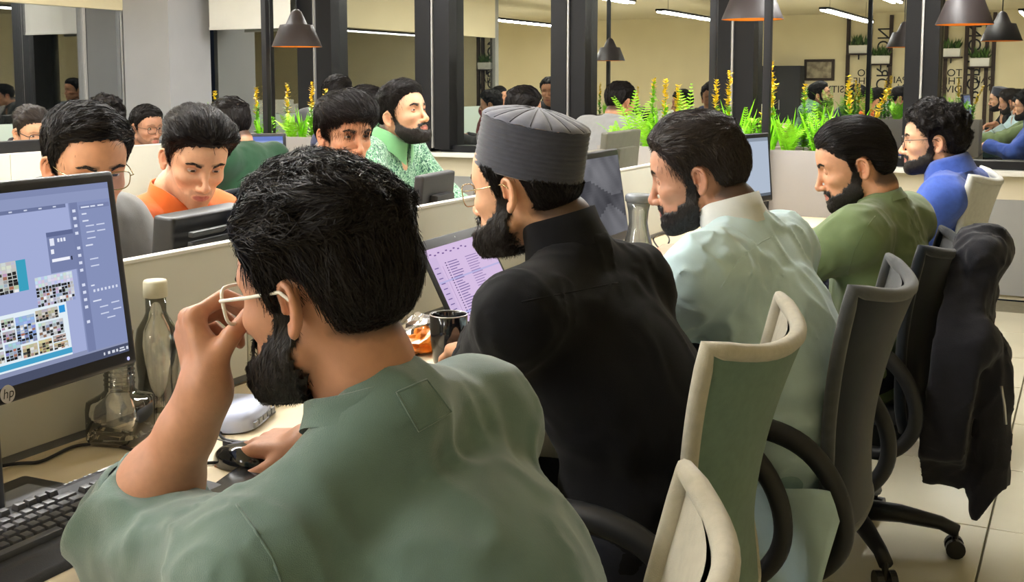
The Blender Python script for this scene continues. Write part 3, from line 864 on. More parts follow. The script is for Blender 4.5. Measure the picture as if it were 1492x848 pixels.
# snack wrapper: crumpled foil
wr = thing('snack_wrapper', 'crumpled orange and silver snack wrapper beside the black mug', 'wrapper', (-1.345, 2.19, DZ), .5)
def crump(sc, seed, squash):
    rr = np.random.RandomState(seed)
    ph = rr.rand(6, 3) * 6
    def f(u, v):
        a = 2 * math.pi * u; b = math.pi * (v - .5)
        p = np.array([math.cos(a) * math.cos(b), math.sin(a) * math.cos(b), math.sin(b)])
        q = 1 + .22 * sum(abs(math.sin(6 * (p @ np.cos(ph[i])) + ph[i, 0])) for i in range(4)) - .4
        p = p * q * np.array(sc)
        return (p[0], p[1], max(0.001, p[2] + squash))
    return f
MB().grid(crump((.055, .075, .03), 2, .022), 22, 12).build('bag', mat('orange_foil', S(226, 130, 44), .3, .6, .3, 40), wr)
MB().grid(crump((.045, .05, .025), 5, .032), 18, 10).build('foil_inside', mat('silver_foil', S(205, 200, 196), .22, .6, .2, 60, metal=.8), wr, loc=(-.02, .02, .012))
# bottles and carafes
def clearmat(name, tint, rough=0.03, dens=.25, white=.0):
    return glass_mat(name, (1, 1, 1, 1), .06, 1 - dens, rough, tint)
M['clearglass'] = clearmat('clear_glass', S(215, 215, 195), .02, .05)
M['plasticclear'] = clearmat('clear_plastic', S(215, 215, 185), .05, .10)
M['whiteglass'] = clearmat('frosted_glass', S(215, 220, 215), .08, .28)
c1 = thing('glass_decanter', 'clear square shouldered glass decanter with ribbed neck behind the lit monitor', 'decanter', (-1.455, 1.375, DZ), .3)
def sq(r, z, n=4.5, m=32): return [(r * abs(math.cos(a)) ** (2 / n) * math.copysign(1, math.cos(a)), r * abs(math.sin(a)) ** (2 / n) * math.copysign(1, math.sin(a)), z) for a in np.linspace(0, 2 * math.pi, m + 1)[:-1]]
def loft(rings, mb=None):
    mb = mb or MB(); n = len(rings[0])
    return mb.add([p for r in rings for p in r], [(j * n + i, j * n + (i + 1) % n, (j + 1) * n + (i + 1) % n, (j + 1) * n + i) for j in range(len(rings) - 1) for i in range(n)])
loft([sq(.001, .002), sq(.044, .002), sq(.048, .012), sq(.048, .062), sq(.046, .074), sq(.03, .084, 2.2), sq(.025, .09, 2), sq(.0235, .15, 2), sq(.026, .19, 2), sq(.024, .19, 2), sq(.0215, .15, 2), sq(.022, .09, 2), sq(.04, .07), sq(.044, .05), sq(.043, .014), sq(.001, .012)]).build('body', M['clearglass'], c1, smooth=True)
rb = MB()
for k in range(10): rb.tube([(.0245 * math.cos(a), .0245 * math.sin(a), .1 + k * .008) for a in np.linspace(0, 2 * math.pi, 24)[:-1]], .0016, 5, closed=True)
rb.build('neck_ribs', M['clearglass'], c1, smooth=True)
c2 = thing('water_bottle', 'tall clear plastic water bottle with pale cap against the divider', 'bottle', (-1.465, 1.475, DZ))
MB().lathe([(.0, .002), (.034, .002), (.037, .012), (.037, .06), (.034, .085), (.037, .11), (.038, .15), (.034, .175), (.022, .195), (.018, .205), (.018, .235), (.016, .235), (.015, .2), (.03, .18), (.034, .15), (.034, .012), (0, .01)], 32).build('body', M['plasticclear'], c2, smooth=True)
MB().lathe([(0, .262), (.019, .262), (.021, .258), (.021, .232), (.018, .231)], 28).build('cap', mat('pale_cap', S(214, 208, 182), .5), c2, smooth=True)
c3 = thing('glass_carafe', 'hourglass glass carafe with grey lid in front of the cloud screen', 'carafe', at_z(937, 372, DZ + .02) * 0 + np.array([-1.235, 3.27, DZ]))
MB().lathe([(0, .003), (.05, .003), (.055, .012), (.056, .05), (.048, .10), (.034, .15), (.029, .18), (.032, .215), (.038, .245), (.036, .245), (.03, .215), (.027, .18), (.032, .15), (.046, .1), (.053, .05), (.05, .015), (0, .012)], 36).build('body', M['whiteglass'], c3, smooth=True)
MB().lathe([(0, .268), (.036, .268), (.041, .262), (.041, .246), (.037, .243)], 36).build('lid', mat('grey_lid', S(120, 124, 128), .4), c3, smooth=True)
# papers, pen on the desk by the planter
slab('paper_sheets', 'stack of white printed sheets beside the olive shirted man', 'paper', *at_z(1180, 310, DZ)[:2], 10, (.2, .29, .006), M['white'], .001)
pn = thing('ballpoint_pen', 'blue ballpoint pen lying beside the white cable coil', 'pen', (*at_z(1112, 299, DZ)[:2], DZ + .006), .4)
MB().tube([(-.06, 0, 0), (.06, 0, 0), (.07, 0, 0)], [.0055, .0055, .001], 8).build('barrel', mat('blue_plastic', S(40, 70, 190), .3), pn, smooth=True)
MB().tube([(-.07, 0, 0), (-.03, 0, 0)], .0065, 8).build('cap', mat('blue_plastic_cap', S(30, 50, 160), .3), pn, smooth=True)
# ================================================================== implicit-surface people
f32 = np.float32
def A(*v): return np.array(v, f32)
def vnoise(P, freq, seed=0):
    """smooth value noise in [-1, 1]"""
    Q = P * f32(freq) if np.isscalar(freq) else P * np.asarray(freq, f32)
    Q = Q + f32(seed * 17.31 + 100)
    I = np.floor(Q).astype(np.int64)
    Fr = (Q - I).astype(f32)
    Fr = Fr * Fr * (3 - 2 * Fr)
    def h(x, y, z):
        n = (x * 73856093) ^ (y * 19349663) ^ (z * 83492791) ^ (seed * 2654435761)
        n = (n ^ (n >> 13)) * 1274126177
        n = n & 0x7fffffff
        return ((n >> 8) % 65536).astype(f32) / f32(32768) - 1
    x, y, z = I[:, 0], I[:, 1], I[:, 2]
    u, v, w = Fr[:, 0], Fr[:, 1], Fr[:, 2]
    def lerp(a, b, t): return a + (b - a) * t
    a = lerp(lerp(h(x, y, z), h(x + 1, y, z), u), lerp(h(x, y + 1, z), h(x + 1, y + 1, z), u), v)
    b = lerp(lerp(h(x, y, z + 1), h(x + 1, y, z + 1), u), lerp(h(x, y + 1, z + 1), h(x + 1, y + 1, z + 1), u), v)
    return lerp(a, b, w)
def sst(x, a, b):
    t = np.clip((x - a) / (b - a), 0, 1)
    return t * t * (3 - 2 * t)
def smin(a, b, k):
    h = np.maximum(k - np.abs(a - b), 0) / k
    return np.minimum(a, b) - h * h * k * f32(.25)
def smax(a, b, k): return -smin(-a, -b, k)
def sph(P, c, r):
    return np.sqrt(((P - A(*c)) ** 2).sum(1)) - f32(r)
def ell(P, c, r, R=None):
    Q = P - A(*c)
    if R is not None: Q = Q @ np.asarray(R, f32)          # columns of R are the axes
    r = A(*r)
    k0 = np.sqrt(((Q / r) ** 2).sum(1)) + f32(1e-9)
    k1 = np.sqrt(((Q / (r * r)) ** 2).sum(1)) + f32(1e-9)
    return k0 * (k0 - 1) / k1
def rcone(P, a, b, ra, rb):
    a = A(*a); b = A(*b)
    ab = b - a
    t = np.clip(((P - a) @ ab) / max(float(ab @ ab), 1e-9), 0, 1).astype(f32)
    d = P - a - t[:, None] * ab
    return np.sqrt((d * d).sum(1)) - (f32(ra) + f32(rb - ra) * t)
def rbox(P, c, h, r, R=None):
    Q = P - A(*c)
    if R is not None: Q = Q @ np.asarray(R, f32)
    q = np.abs(Q) - (A(*h) - f32(r))
    return np.sqrt((np.maximum(q, 0) ** 2).sum(1)) + np.minimum(q.max(1), 0) - f32(r)
def chain(P, pts, rs, k=None):
    d = None
    for i in range(len(pts) - 1):
        e = rcone(P, pts[i], pts[i + 1], rs[i], rs[i + 1])
        d = e if d is None else (np.minimum(d, e) if k is None else smin(d, e, k))
    return d
def surface_nets(D, lo, h):
    S0 = D < 0
    nx, ny, nz = D.shape
    c = [(i, j, k) for i in (0, 1) for j in (0, 1) for k in (0, 1)]
    cnt = np.zeros((nx - 1, ny - 1, nz - 1), np.int8)
    for i, j, k in c: cnt += S0[i:nx - 1 + i, j:ny - 1 + j, k:nz - 1 + k]
    act = (cnt > 0) & (cnt < 8)
    idx = np.full(act.shape, -1, np.int64)
    ci = np.argwhere(act)
    idx[act] = np.arange(len(ci))
    vals = np.stack([D[ci[:, 0] + i, ci[:, 1] + j, ci[:, 2] + k] for i, j, k in c], 1)
    corner = np.array(c, f32)
    acc = np.zeros((len(ci), 3), f32); num = np.zeros(len(ci), f32)
    for a in range(8):
        for b in range(a + 1, 8):
            if np.abs(corner[a] - corner[b]).sum() != 1: continue
            va, vb = vals[:, a], vals[:, b]
            m = (va < 0) != (vb < 0)
            den = np.where(np.abs(va - vb) < 1e-12, 1, va - vb)
            t = np.where(m, va / den, 0)
            acc += np.where(m[:, None], corner[a] + (corner[b] - corner[a]) * t[:, None], 0)
            num += m
    V = (ci + acc / num[:, None]).astype(f32) * f32(h) + A(*lo)
    quads = []
    for ax in range(3):
        o1, o2 = [(1, 2), (2, 0), (0, 1)][ax]
        sl = [slice(1, -1)] * 3
        sl[ax] = slice(0, D.shape[ax] - 1)
        sl2 = list(sl); sl2[ax] = slice(1, D.shape[ax])
        a = S0[tuple(sl)]; b = S0[tuple(sl2)]
        e = np.argwhere(a != b)
        if not len(e): continue
        base = e.copy()
        for q in range(3):
            if q != ax: base[:, q] += 1
        inside = a[tuple(e.T)]
        def cell(d1, d2):
            g = base.copy(); g[:, o1] -= d1; g[:, o2] -= d2
            return idx[tuple(g.T)]
        q = np.stack([cell(1, 1), cell(0, 1), cell(0, 0), cell(1, 0)], 1)
        q[~inside] = q[~inside][:, ::-1]
        quads.append(q)
    F = np.concatenate(quads)
    F = F[(F >= 0).all(1)]
    return V, F
def sdf_mesh(fn, lo, hi, h, relax=1):
    lo = np.array(lo, f32); hi = np.array(hi, f32)
    K = 4
    n = (np.ceil((hi - lo) / (h * K)).astype(int) + 1)
    ax = [lo[i] + np.arange(n[i] + 1) * h * K for i in range(3)]
    G = np.stack(np.meshgrid(*ax, indexing='ij'), -1).astype(f32)
    C = fn(G.reshape(-1, 3)).reshape(G.shape[:3])
    near = np.abs(C) < h * K * 1.9
    N = n * K
    D = np.repeat(np.repeat(np.repeat(C, K, 0), K, 1), K, 2)[:N[0] + 1, :N[1] + 1, :N[2] + 1].copy()
    cell = np.zeros(n, bool)
    for i in (0, 1):
        for j in (0, 1):
            for k in (0, 1):
                cell |= near[i:n[0] + i, j:n[1] + j, k:n[2] + k]
    m = np.zeros(D.shape, bool)
    ce = np.argwhere(cell)
    off = np.stack(np.meshgrid(*[np.arange(K + 1)] * 3, indexing='ij'), -1).reshape(-1, 3)
    pts = (ce[:, None, :] * K + off[None]).reshape(-1, 3)
    m[tuple(pts.T)] = True
    w = np.argwhere(m)
    out = np.empty(len(w), f32)
    for s in range(0, len(w), 200000):
        out[s:s + 200000] = fn((lo + w[s:s + 200000] * f32(h)).astype(f32))
    D[m] = out
    V, F = surface_nets(D, lo, h)
    for _ in range(relax):       # pull back on the surface after one gentle smoothing
        acc = np.zeros_like(V); cn = np.zeros(len(V), f32)
        for a, b in ((0, 1), (1, 2), (2, 3), (3, 0)):
            np.add.at(acc, F[:, a], V[F[:, b]]); np.add.at(cn, F[:, a], 1)
            np.add.at(acc, F[:, b], V[F[:, a]]); np.add.at(cn, F[:, b], 1)
        V = V * f32(.5) + (acc / np.maximum(cn, 1)[:, None]) * f32(.5)
    return V.astype(f32), F
def grad(fn, P, e=.0015):
    d0 = fn(P)
    g = np.stack([fn(P + A(e, 0, 0)) - d0, fn(P + A(0, e, 0)) - d0, fn(P + A(0, 0, e)) - d0], 1)
    return d0, g / (np.linalg.norm(g, axis=1, keepdims=True) + 1e-9)

# ------------------------------------------------------------------ head (origin between the ear canals, +x face, +y left, +z up)
def ear(P, side):
    Q = (P - A(-.010, side * .0735, .002)) * A(1, side, 1)
    al = math.radians(24); ti = math.radians(12)
    back = A(-math.cos(al), math.sin(al), 0)
    up = A(-math.sin(ti) * math.cos(al), math.sin(ti) * math.sin(al), math.cos(ti))
    nn = np.cross(up, back)
    if nn[1] < 0: nn = -nn
    L = np.stack([Q @ back, Q @ up, Q @ nn], 1).astype(f32)
    hel = [(-.008, .001, .003), (-.009, .013, .005), (-.004, .024, .006), (.006, .029, .006), (.016, .026, .005), (.0215, .016, .004), (.021, .002, .003), (.0145, -.014, .002), (.006, -.024, .002)]
    d = chain(L, hel, [.0034, .0036, .0038, .004, .0042, .0042, .004, .004, .0045])
    d = smin(d, ell(L, (.0005, -.0245, .001), (.0075, .0085, .0045)), .006)
    d = smin(d, chain(L, [(.006, .021, .001), (.0125, .012, .002), (.012, -.002, .002), (.006, -.013, .002), (-.001, -.016, .002)], [.003, .0034, .0036, .0034, .003]), .003)
    d = smin(d, ell(L, (.006, .003, -.0035), (.016, .026, .0036)), .004)
    d = smin(d, sph(L, (-.0085, -.004, .0015), .0046), .004)
    d = smax(d, -ell(L, (.0005, -.002, .003), (.006, .009, .007)), .003)
    return d
def make_head(o):
    jw = o.get('jaw', 1.0); nz = o.get('nose', 1.0)
    neck = o['neck_pts']; nr = o['neck_r']
    def core(P):
        Y = np.abs(P[:, 1])
        Q = np.stack([P[:, 0], Y, P[:, 2]], 1)
        d = ell(Q, (-.004, 0, .045), (.098, .0755, .085))
        d = smin(d, ell(Q, (.03, 0, .05), (.066, .064, .068)), .03)
        d = smin(d, ell(Q, (.042, 0, -.018), (.053, .0585, .07)), .03)
        d = smin(d, rcone(Q, (.010, .050 * jw, -.052), (.078, .014 * jw, -.086), .014, .014), .03)
        d = smin(d, ell(Q, (.04, 0, -.06), (.045, .043 * jw, .036)), .02)
        d = smin(d, sph(Q, (.081, 0, -.088), .0165), .018)
        d = smin(d, ell(Q, (.060, .042, -.010), (.026, .02, .016)), .018)
        d = smin(d, rcone(Q, (.0905, .010, .037), (.074, .048, .038), .0075, .0075), .014)
        d = smin(d, ell(Q, (.081, 0, -.054), (.024, .031, .03)), .016)
        return d
    def neckd(P):
        return chain(P, neck, nr, .03)
    def face(P):
        Y = np.abs(P[:, 1])
        Q = np.stack([P[:, 0], Y, P[:, 2]], 1)
        d = core(P)
        d = smax(d, -ell(Q, (.100, .031, .019), (.017, .020, .0125)), .014)
        d = smin(d, rcone(Q, (.094, 0, .026), (.1165, 0, -.018), .0055 * nz, .0085 * nz), .012)
        d = smin(d, sph(Q, (.1155, 0, -.0235), .0105 * nz), .008)
        d = smin(d, ell(Q, (.1045, .0125, -.0275), (.0105, .0075, .0075)), .006)
        d = smax(d, -sph(Q, (.1085, .0065, -.0392), .0042), .003)
        d = smin(d, rcone(Q, (.1035, .002, -.0475), (.0895, .024, -.0535), .0048, .0028), .005)
        d = smin(d, rcone(Q, (.1025, 0, -.0595), (.0890, .021, -.0560), .0058, .0030), .005)
        d = smax(d, -rcone(Q, (.1085, 0, -.0532), (.0905, .026, -.0545), .0012, .001), .002)
        return d
    def full(P):
        d = smin(face(P), neckd(P), .022)
        if o.get('ears', True):
            d = smin(d, ear(P, 1), .006)
            d = smin(d, ear(P, -1), .006)
        return d
    def skull(P): return smin(core(P), neckd(P), .02)
    return dict(core=core, face=face, full=full, skull=skull)
def hair_mask(P, o, full=False):
    x, z = P[:, 0], P[:, 2]
    fh = o.get('hairline', 0.0)
    nape = o.get('nape', -.058)
    zl = np.interp(x, [-.13, -.06, -.034, -.027, -.022, -.004, .002, .018, .024, .042, .056, .078, .11],
                   [nape, nape, nape + .015, -.02, .028, .034, .002, -.004, .03, .046, .068 + fh, .083 + fh, .097 + fh]).astype(f32)
    y = np.abs(P[:, 1])
    zl = zl - 6.0 * np.maximum(y - .045, 0) ** 2 * 0
    n = vnoise(P, 160, 3) * .006 + vnoise(P, 60, 4) * .004
    m = sst(z - zl + n, -.003, .006)
    e = ((x + .016) / .025) ** 2 + ((z - .001) / .037) ** 2
    m = m * np.where(y > .05, sst(e + n * 12, .8, 1.15), 1)
    if 'cap' in o: m = m * sst(o['cap'] + .33 * x - z, 0, .006)
    if full: return m, np.minimum(z - zl, np.where(y > .045, (np.sqrt(e) - 1) * .03, 1))
    return m
def beard_mask(P, o):
    x, z = P[:, 0], P[:, 2]
    y = np.abs(P[:, 1])
    hi = o.get('cheek', 0.0)
    zc = np.interp(x, [.0, .014, .03, .055, .08, .11], [.02, .012, -.020 + hi, -.038 + hi, -.050, -.052]).astype(f32)
    xb = np.interp(z, [-.14, -.105, -.075, -.04, .0, .02], [.05, .024, .006, .000, .001, .002]).astype(f32)
    n = vnoise(P, 170, 8) * .006
    m = sst(zc - z + n, -.002, .007) * sst(x - xb + n, -.003, .006)
    m = m * sst(z, -.118, -.104)
    mu = sst(z + n * .5, -.0495, -.0465) * sst(-z + n * .5, .034, .037) * sst(-y, -.031, -.026) * (x > .07)
    mu2 = sst(y, .02, .024) * sst(-y, -.034, -.029) * sst(z, -.075, -.06) * sst(-z, .036, .042) * (x > .06)
    lip = sst(((x - .1) / .03) ** 2 + (y / .027) ** 2 + ((z + .054) / .0105) ** 2, .85, 1.25)
    m = m * lip
    return np.clip(np.maximum(m, np.maximum(mu, mu2) * lip), 0, 1)
SKIN = {'a': (S(205, 150, 116)), 'b': (S(182, 133, 106)), 'c': (S(172, 118, 88)), 'd': (S(214, 164, 130))}
def head_mesh(o, H, h, T):
    """skin mesh of the head with colours by anatomy"""
    npts = np.array(o['neck_pts'], f32)
    lo = np.minimum(A(-.118, -.105, -.125), npts.min(0) - .068); hi = np.maximum(A(.14, .105, .142), npts.max(0) + .068)
    V, F = sdf_mesh(H['full'], lo, hi, h, 1)
    sk = np.array(SKIN[o.get('skin', 'a')][:3], f32)
    col = np.tile(sk, (len(V), 1))
    x, y, z = V.T
    ya = np.abs(y)
    red = np.exp(-(((ya - .08) / .02) ** 2 + ((x + .01) / .025) ** 2 + (z / .03) ** 2)) * .6 + np.exp(-(((x - .115) / .015) ** 2 + (y / .018) ** 2 + ((z + .025) / .015) ** 2)) * .5
    red += np.exp(-(((x - .075) / .03) ** 2 + ((ya - .04) / .02) ** 2 + ((z + .02) / .02) ** 2)) * .3
    col *= 1 + red[:, None] * (np.array([.06, -.14, -.18], f32))
    col *= (1 + .07 * vnoise(V, 45, 5) + .04 * vnoise(V, 160, 6))[:, None]
    lip = sst(-(((x - .1) / .03) ** 2 + (y / .024) ** 2 + ((z + .0545) / .009) ** 2), -1.2, -.7) * (x > .08)
    col = col * (1 - lip[:, None]) + np.array(S(176, 104, 92)[:3], f32) * lip[:, None]
    dk = np.array(S(44, 34, 29)[:3], f32)
    if o.get('beard', 0) > 0:
        m = beard_mask(V, o) * o.get('beard_tint', .9)
        col = col * (1 - m[:, None]) + dk * m[:, None]
    elif o.get('stubble', 0):
        m = beard_mask(V, o) * o['stubble']
        col = col * (1 - m[:, None]) + dk * m[:, None]
    hm_, hd_ = hair_mask(V, o, True)
    m = hm_ * sst(hd_, -.004, .02) * .9 * (1 - np.exp(-(((ya - .083) / .012) ** 2 + ((x + .014) / .02) ** 2 + ((z - .004) / .036) ** 2) * 1.2)) * (ya < .083)
    col = col * (1 - m[:, None]) + dk * m[:, None]
    # eyebrows
    bx = np.interp(ya, [.008, .03, .05], [.0395, .0425, .036])
    eb = sst(-np.abs(z - bx - .001), -.0045, -.002) * sst(ya, .008, .012) * sst(-ya, -.054, -.048) * (x > .06)
    eb *= .6 * o.get('brow', .9)
    col = col * (1 - eb[:, None]) + dk * eb[:, None]
    return V, F, col
def eye_parts(o):
    """eyeballs and lids as small shells; returns (V,F,col) lists"""
    out = []
    op = o.get('eye_open', .5); gz = o.get('gaze', (0, 0))
    sk = np.array(SKIN[o.get('skin', 'a')][:3], f32) * .86
    for s in (1, -1):
        c = A(.0745, s * .0315, .020)
        n1, n2 = 16, 24
        def ball(r, t0, t1, colf):
            th = np.linspace(t0, t1, n1); ph = np.linspace(0, 2 * np.pi, n2 + 1)[:-1]
            TH, PH = np.meshgrid(th, ph, indexing='ij')
            v = np.stack([np.cos(TH), np.sin(TH) * np.cos(PH), np.sin(TH) * np.sin(PH)], -1).reshape(-1, 3)
            f = []
            for i in range(n1 - 1):
                for j in range(n2):
                    f.append((i * n2 + j, (i + 1) * n2 + j, (i + 1) * n2 + (j + 1) % n2, i * n2 + (j + 1) % n2))
            return (v * r).astype(f32), np.array(f), TH.reshape(-1)
        v, f, th = ball(.0142, 0.0, 1.5, None)
        R = np.array(Matrix.Rotation(math.radians(gz[0]), 3, 'Z') @ Matrix.Rotation(math.radians(gz[1]), 3, 'Y'), f32)
        cw = np.where(th[:, None] < .17, np.array([[.004, .004, .004]], f32), np.where(th[:, None] < .43, np.array([[.035, .018, .010]], f32), np.array([[.55, .50, .46]], f32)))
        out.append((v @ R.T + c, f, cw.astype(f32)))
        # lids: patches of a slightly larger ball, from the lid edge to well under the brow
        for up in (1, -1):
            e0 = (op * .62 - .04 - math.radians(o.get('lid_drop', 0))) if up > 0 else -op * .38 - .10
            nE, nA = 12, 17
            L = []
            for i in range(nE):
                for j in range(nA):
                    az = (j / (nA - 1) - .5) * 2.5
                    arch = math.cos(az * 1.15)
                    edge = e0 * max(arch, 0) - .06 * (1 - arch)
                    el = edge + (1.25 * up - edge) * (i / (nE - 1)) ** 1.9 if up > 0 else edge + (-1.25 - edge) * (i / (nE - 1)) ** 1.9
                    r = .0156 + (.0004 if i else 0)
                    L.append((r * math.cos(el) * math.cos(az), r * math.cos(el) * math.sin(az), r * math.sin(el)))
            v = np.array(L, f32)
            f = np.array([(i * nA + j, i * nA + j + 1, (i + 1) * nA + j + 1, (i + 1) * nA + j) for i in range(nE - 1) for j in range(nA - 1)])
            if up < 0: f = f[:, ::-1]
            cc = np.tile(sk, (len(v), 1)).astype(f32)
            cc[:nA] = np.array(S(40, 28, 24)[:3], f32) if up > 0 else sk * .7
            out.append((v + c, f, cc))
    return out
def hair_field(o, H):
    top, side = o.get('hair_top', .022), o.get('hair_side', .008)
    front = o.get('hair_front', 0.0)
    sd = o.get('seed', 1)
    lump = o.get('hair_lump', .004); lf = o.get('hair_lf', (28, 60, 40))
    def fn(P):
        d = H['core'](P)
        x, y, z = P[:, 0], P[:, 1], P[:, 2]
        m, dist = hair_mask(P, o, True)
        t = side + (top - side) * sst(z, .045, .115)
        t = t + front * np.exp(-(((x - o.get('front_x', .06)) / .05) ** 2 + ((z - .12) / .055) ** 2))
        t = t + o.get('hair_back', 0) * np.exp(-(((x + .09) / .05) ** 2 + ((z - o.get('back_z', .0)) / .06) ** 2))
        t = t + lump * (vnoise(P, lf, sd) + .5 * vnoise(P, np.array(lf) * 2.2, sd + 1)) * sst(z, .0, .06)
        t = t * (1 - o.get('front_cut', .35) * sst(x, .03, .085))
        t = .0025 + t * (.05 + .95 * sst(dist, 0, o.get('ramp', .035)))
        return d - (t + .004) * m + .004
    return fn
def mk_strands(fn, V, F, n, rng, flow, K, step, w, lift=.0, spread=.25, off=(.0, .004), keep=None):
    """ribbons that lie along a surface following a flow field"""
    tri = np.concatenate([F[:, :3], F[:, [0, 2, 3]]])
    a, b, c = V[tri[:, 0]], V[tri[:, 1]], V[tri[:, 2]]
    ar = np.linalg.norm(np.cross(b - a, c - a), axis=1)
    if keep is not None: ar = ar * keep((a + b + c) / 3)
    if ar.sum() < 1e-9: return None
    pick = rng.choice(len(tri), n, p=ar / ar.sum())
    u, v = rng.rand(2, n, 1).astype(f32)
    sw = (u + v) > 1
    u = np.where(sw, 1 - u, u); v = np.where(sw, 1 - v, v)
    P = a[pick] + (b[pick] - a[pick]) * u + (c[pick] - a[pick]) * v
    P = P.astype(f32)
    off0 = (off[0] + (off[1] - off[0]) * rng.rand(n)).astype(f32)
    J = (rng.randn(n, 3) * spread).astype(f32)
    pts = []; nrm = []
    for k in range(K):
        d0, g = grad(fn, P)
        tgt = off0 + lift * (k / (K - 1)) ** 1.5 * (.4 + .6 * ((pick % 97) / 97.0))
        P = P - g * (d0 - (tgt - .001)).astype(f32)[:, None]
        pts.append(P.copy()); nrm.append(g)
        fl = flow(P) + J
        fl = fl - g * (fl * g).sum(1, keepdims=True)
        fl /= np.linalg.norm(fl, axis=1, keepdims=True) + 1e-6
        P = P + fl.astype(f32) * f32(step)
    pts = np.stack(pts, 1); nrm = np.stack(nrm, 1)
    t = np.gradient(pts, axis=1)
    sdv = np.cross(t, nrm)
    sdv /= np.linalg.norm(sdv, axis=2, keepdims=True) + 1e-9
    tw = (rng.randn(n, 1, 1) * .6).astype(f32)
    sdv = sdv * np.cos(tw) + nrm * np.sin(tw)
    tp = (np.linspace(1, .15, K)[None, :, None] ** .8) * (w * (.6 + .8 * rng.rand(n, 1, 1)))
    Lp, Rp = pts - sdv * tp / 2, pts + sdv * tp / 2
    VV = np.stack([Lp, Rp], 2).reshape(-1, 3)
    base = (np.arange(n) * K * 2)[:, None] + (np.arange(K - 1) * 2)[None]
    FF = np.stack([base, base + 1, base + 3, base + 2], -1).reshape(-1, 4)
    return VV.astype(f32), FF
M['skin'] = mat('skin', (1, 1, 1, 1), 0.48, 0.42, 0.03, 90, 0.12, 700, attr='Col')
_b = M['skin'].node_tree.nodes['Principled BSDF']
_b.inputs['Subsurface Weight'].default_value = 0.12
_b.inputs['Subsurface Radius'].default_value = (.008, .003, .0015)
_b.inputs['Subsurface Scale'].default_value = 1.0
M['hair'] = mat('dark_hair', S(24, 20, 19), 0.45, 0.17, 0.2, 120, stretch=(1, 1, 1))
M['hairbrown'] = mat('dark_brown_hair', S(44, 36, 32), 0.42, 0.32, 0.2, 120)
M['beard'] = mat('beard_hair', S(30, 24, 21), 0.5, 0.35, 0.2, 120)
def hand_local(pose, h, elbow=None, er=.042, skin='a', wr=.027):
    """x to the fingertips, z back of the hand, y thumb side; returns V,F"""
    curls = pose.get('curls', [(25, 35, 25)] * 4); spread = pose.get('spread', (6, 1, -4, -9))
    th = pose.get('thumb', ((.55, .75, -.35), (.8, .5, -.3), (.95, .2, -.25)))
    bases = [(.086, .030, 0), (.090, .010, .002), (.086, -.010, .001), (.078, -.028, -.002)]
    lens = [(.043, .026, .021), (.047, .030, .022), (.043, .028, .021), (.034, .021, .019)]
    rad = [(.0098, .0086, .0080, .0068), (.0100, .0088, .0082, .0070), (.0096, .0084, .0078, .0066), (.0086, .0074, .0068, .0058)]
    chains = []
    for i in range(4):
        p = np.array(bases[i]); ang = 0; pts = [p]
        sp = math.radians(spread[i])
        for L, cdeg in zip(lens[i], curls[i]):
            ang += math.radians(cdeg)
            p = p + L * np.array([math.cos(ang) * math.cos(sp), math.cos(ang) * math.sin(sp), -math.sin(ang)])
            pts.append(p)
        chains.append((pts, rad[i]))
    p = np.array([.022, .030, -.006]); tp = [p]
    for L, d in zip((.040, .033, .027), th):
        d = np.array(d) / np.linalg.norm(d); p = p + d * L; tp.append(p)
    allp = np.concatenate([np.array(c[0]) for c in chains] + [np.array(tp)] + ([np.array([elbow])] if elbow is not None else []))
    def fn(P):
        d = rbox(P, (.046, 0, 0), (.046, .040, .0135), .0125)
        d = smin(d, ell(P, (.032, .024, -.010), (.032, .018, .015)), .012)
        d = smin(d, ell(P, (.035, -.024, -.008), (.034, .014, .014)), .012)
        d = smin(d, ell(P, (.004, 0, 0), (.03, .030, .0195)), .02)
        for i, (c, r) in enumerate(chains):
            e = chain(P, c, r)
            e = smin(e, sph(P, bases[i], .0118), .006)
            d = smin(d, e, .005)
        e = chain(P, tp, (.0135, .0112, .0098, .0078), .004)
        d = smin(d, e, .010)
        if elbow is not None:
            el = np.array(elbow); w0 = np.array([0., 0, 0])
            mid = w0 + (el - w0) * .62
            d = smin(d, chain(P, [w0, w0 + (el - w0) * .25, mid, el], [wr, wr * 1.08, er, er * .95], .03), .03)
        return d
    lo = allp.min(0) - .055; hi = allp.max(0) + .055
    lo = np.minimum(lo, [-.06, -.06, -.05]); hi = np.maximum(hi, [.1, .06, .04])
    V, F = sdf_mesh(fn, lo, hi, h, 1)
    col = np.tile(np.array(SKIN[skin][:3], f32), (len(V), 1))
    kn = np.zeros(len(V), f32)
    for c, r in chains:
        for q in c[:3]: kn += np.exp(-((V - A(*q)) ** 2).sum(1) / .009 ** 2)
        kn += .8 * np.exp(-((V - A(*c[3])) ** 2).sum(1) / .008 ** 2)
    col *= 1 + np.clip(kn, 0, 1)[:, None] * np.array([.0, -.14, -.16], f32)
    col *= (1 + .08 * vnoise(V, 50, 2) + .05 * vnoise(V, 220, 4))[:, None]
    # nails
    for c, r in list(chains) + [(tp, (.01,) * 4)]:
        q = np.array(c[-1]); dr = q - np.array(c[-2]); dr /= np.linalg.norm(dr)
        up = np.cross(dr, [0, 1, 0]) if c is not tp else np.cross(dr, [0, 0, -1])
        up = -up / (np.linalg.norm(up) + 1e-9)
        if c is not tp and up[2] < 0 and abs(dr[0]) > .5: up = -up
        q = q + up * r[-1] * .9 + dr * .001
        m = sst(-np.linalg.norm((V - A(*q)) * A(1, 1.3, 1), axis=1), -.0075, -.006)[:, None]
        col = col * (1 - m) + np.array(S(222, 178, 160)[:3], f32) * m
    return V, F, col
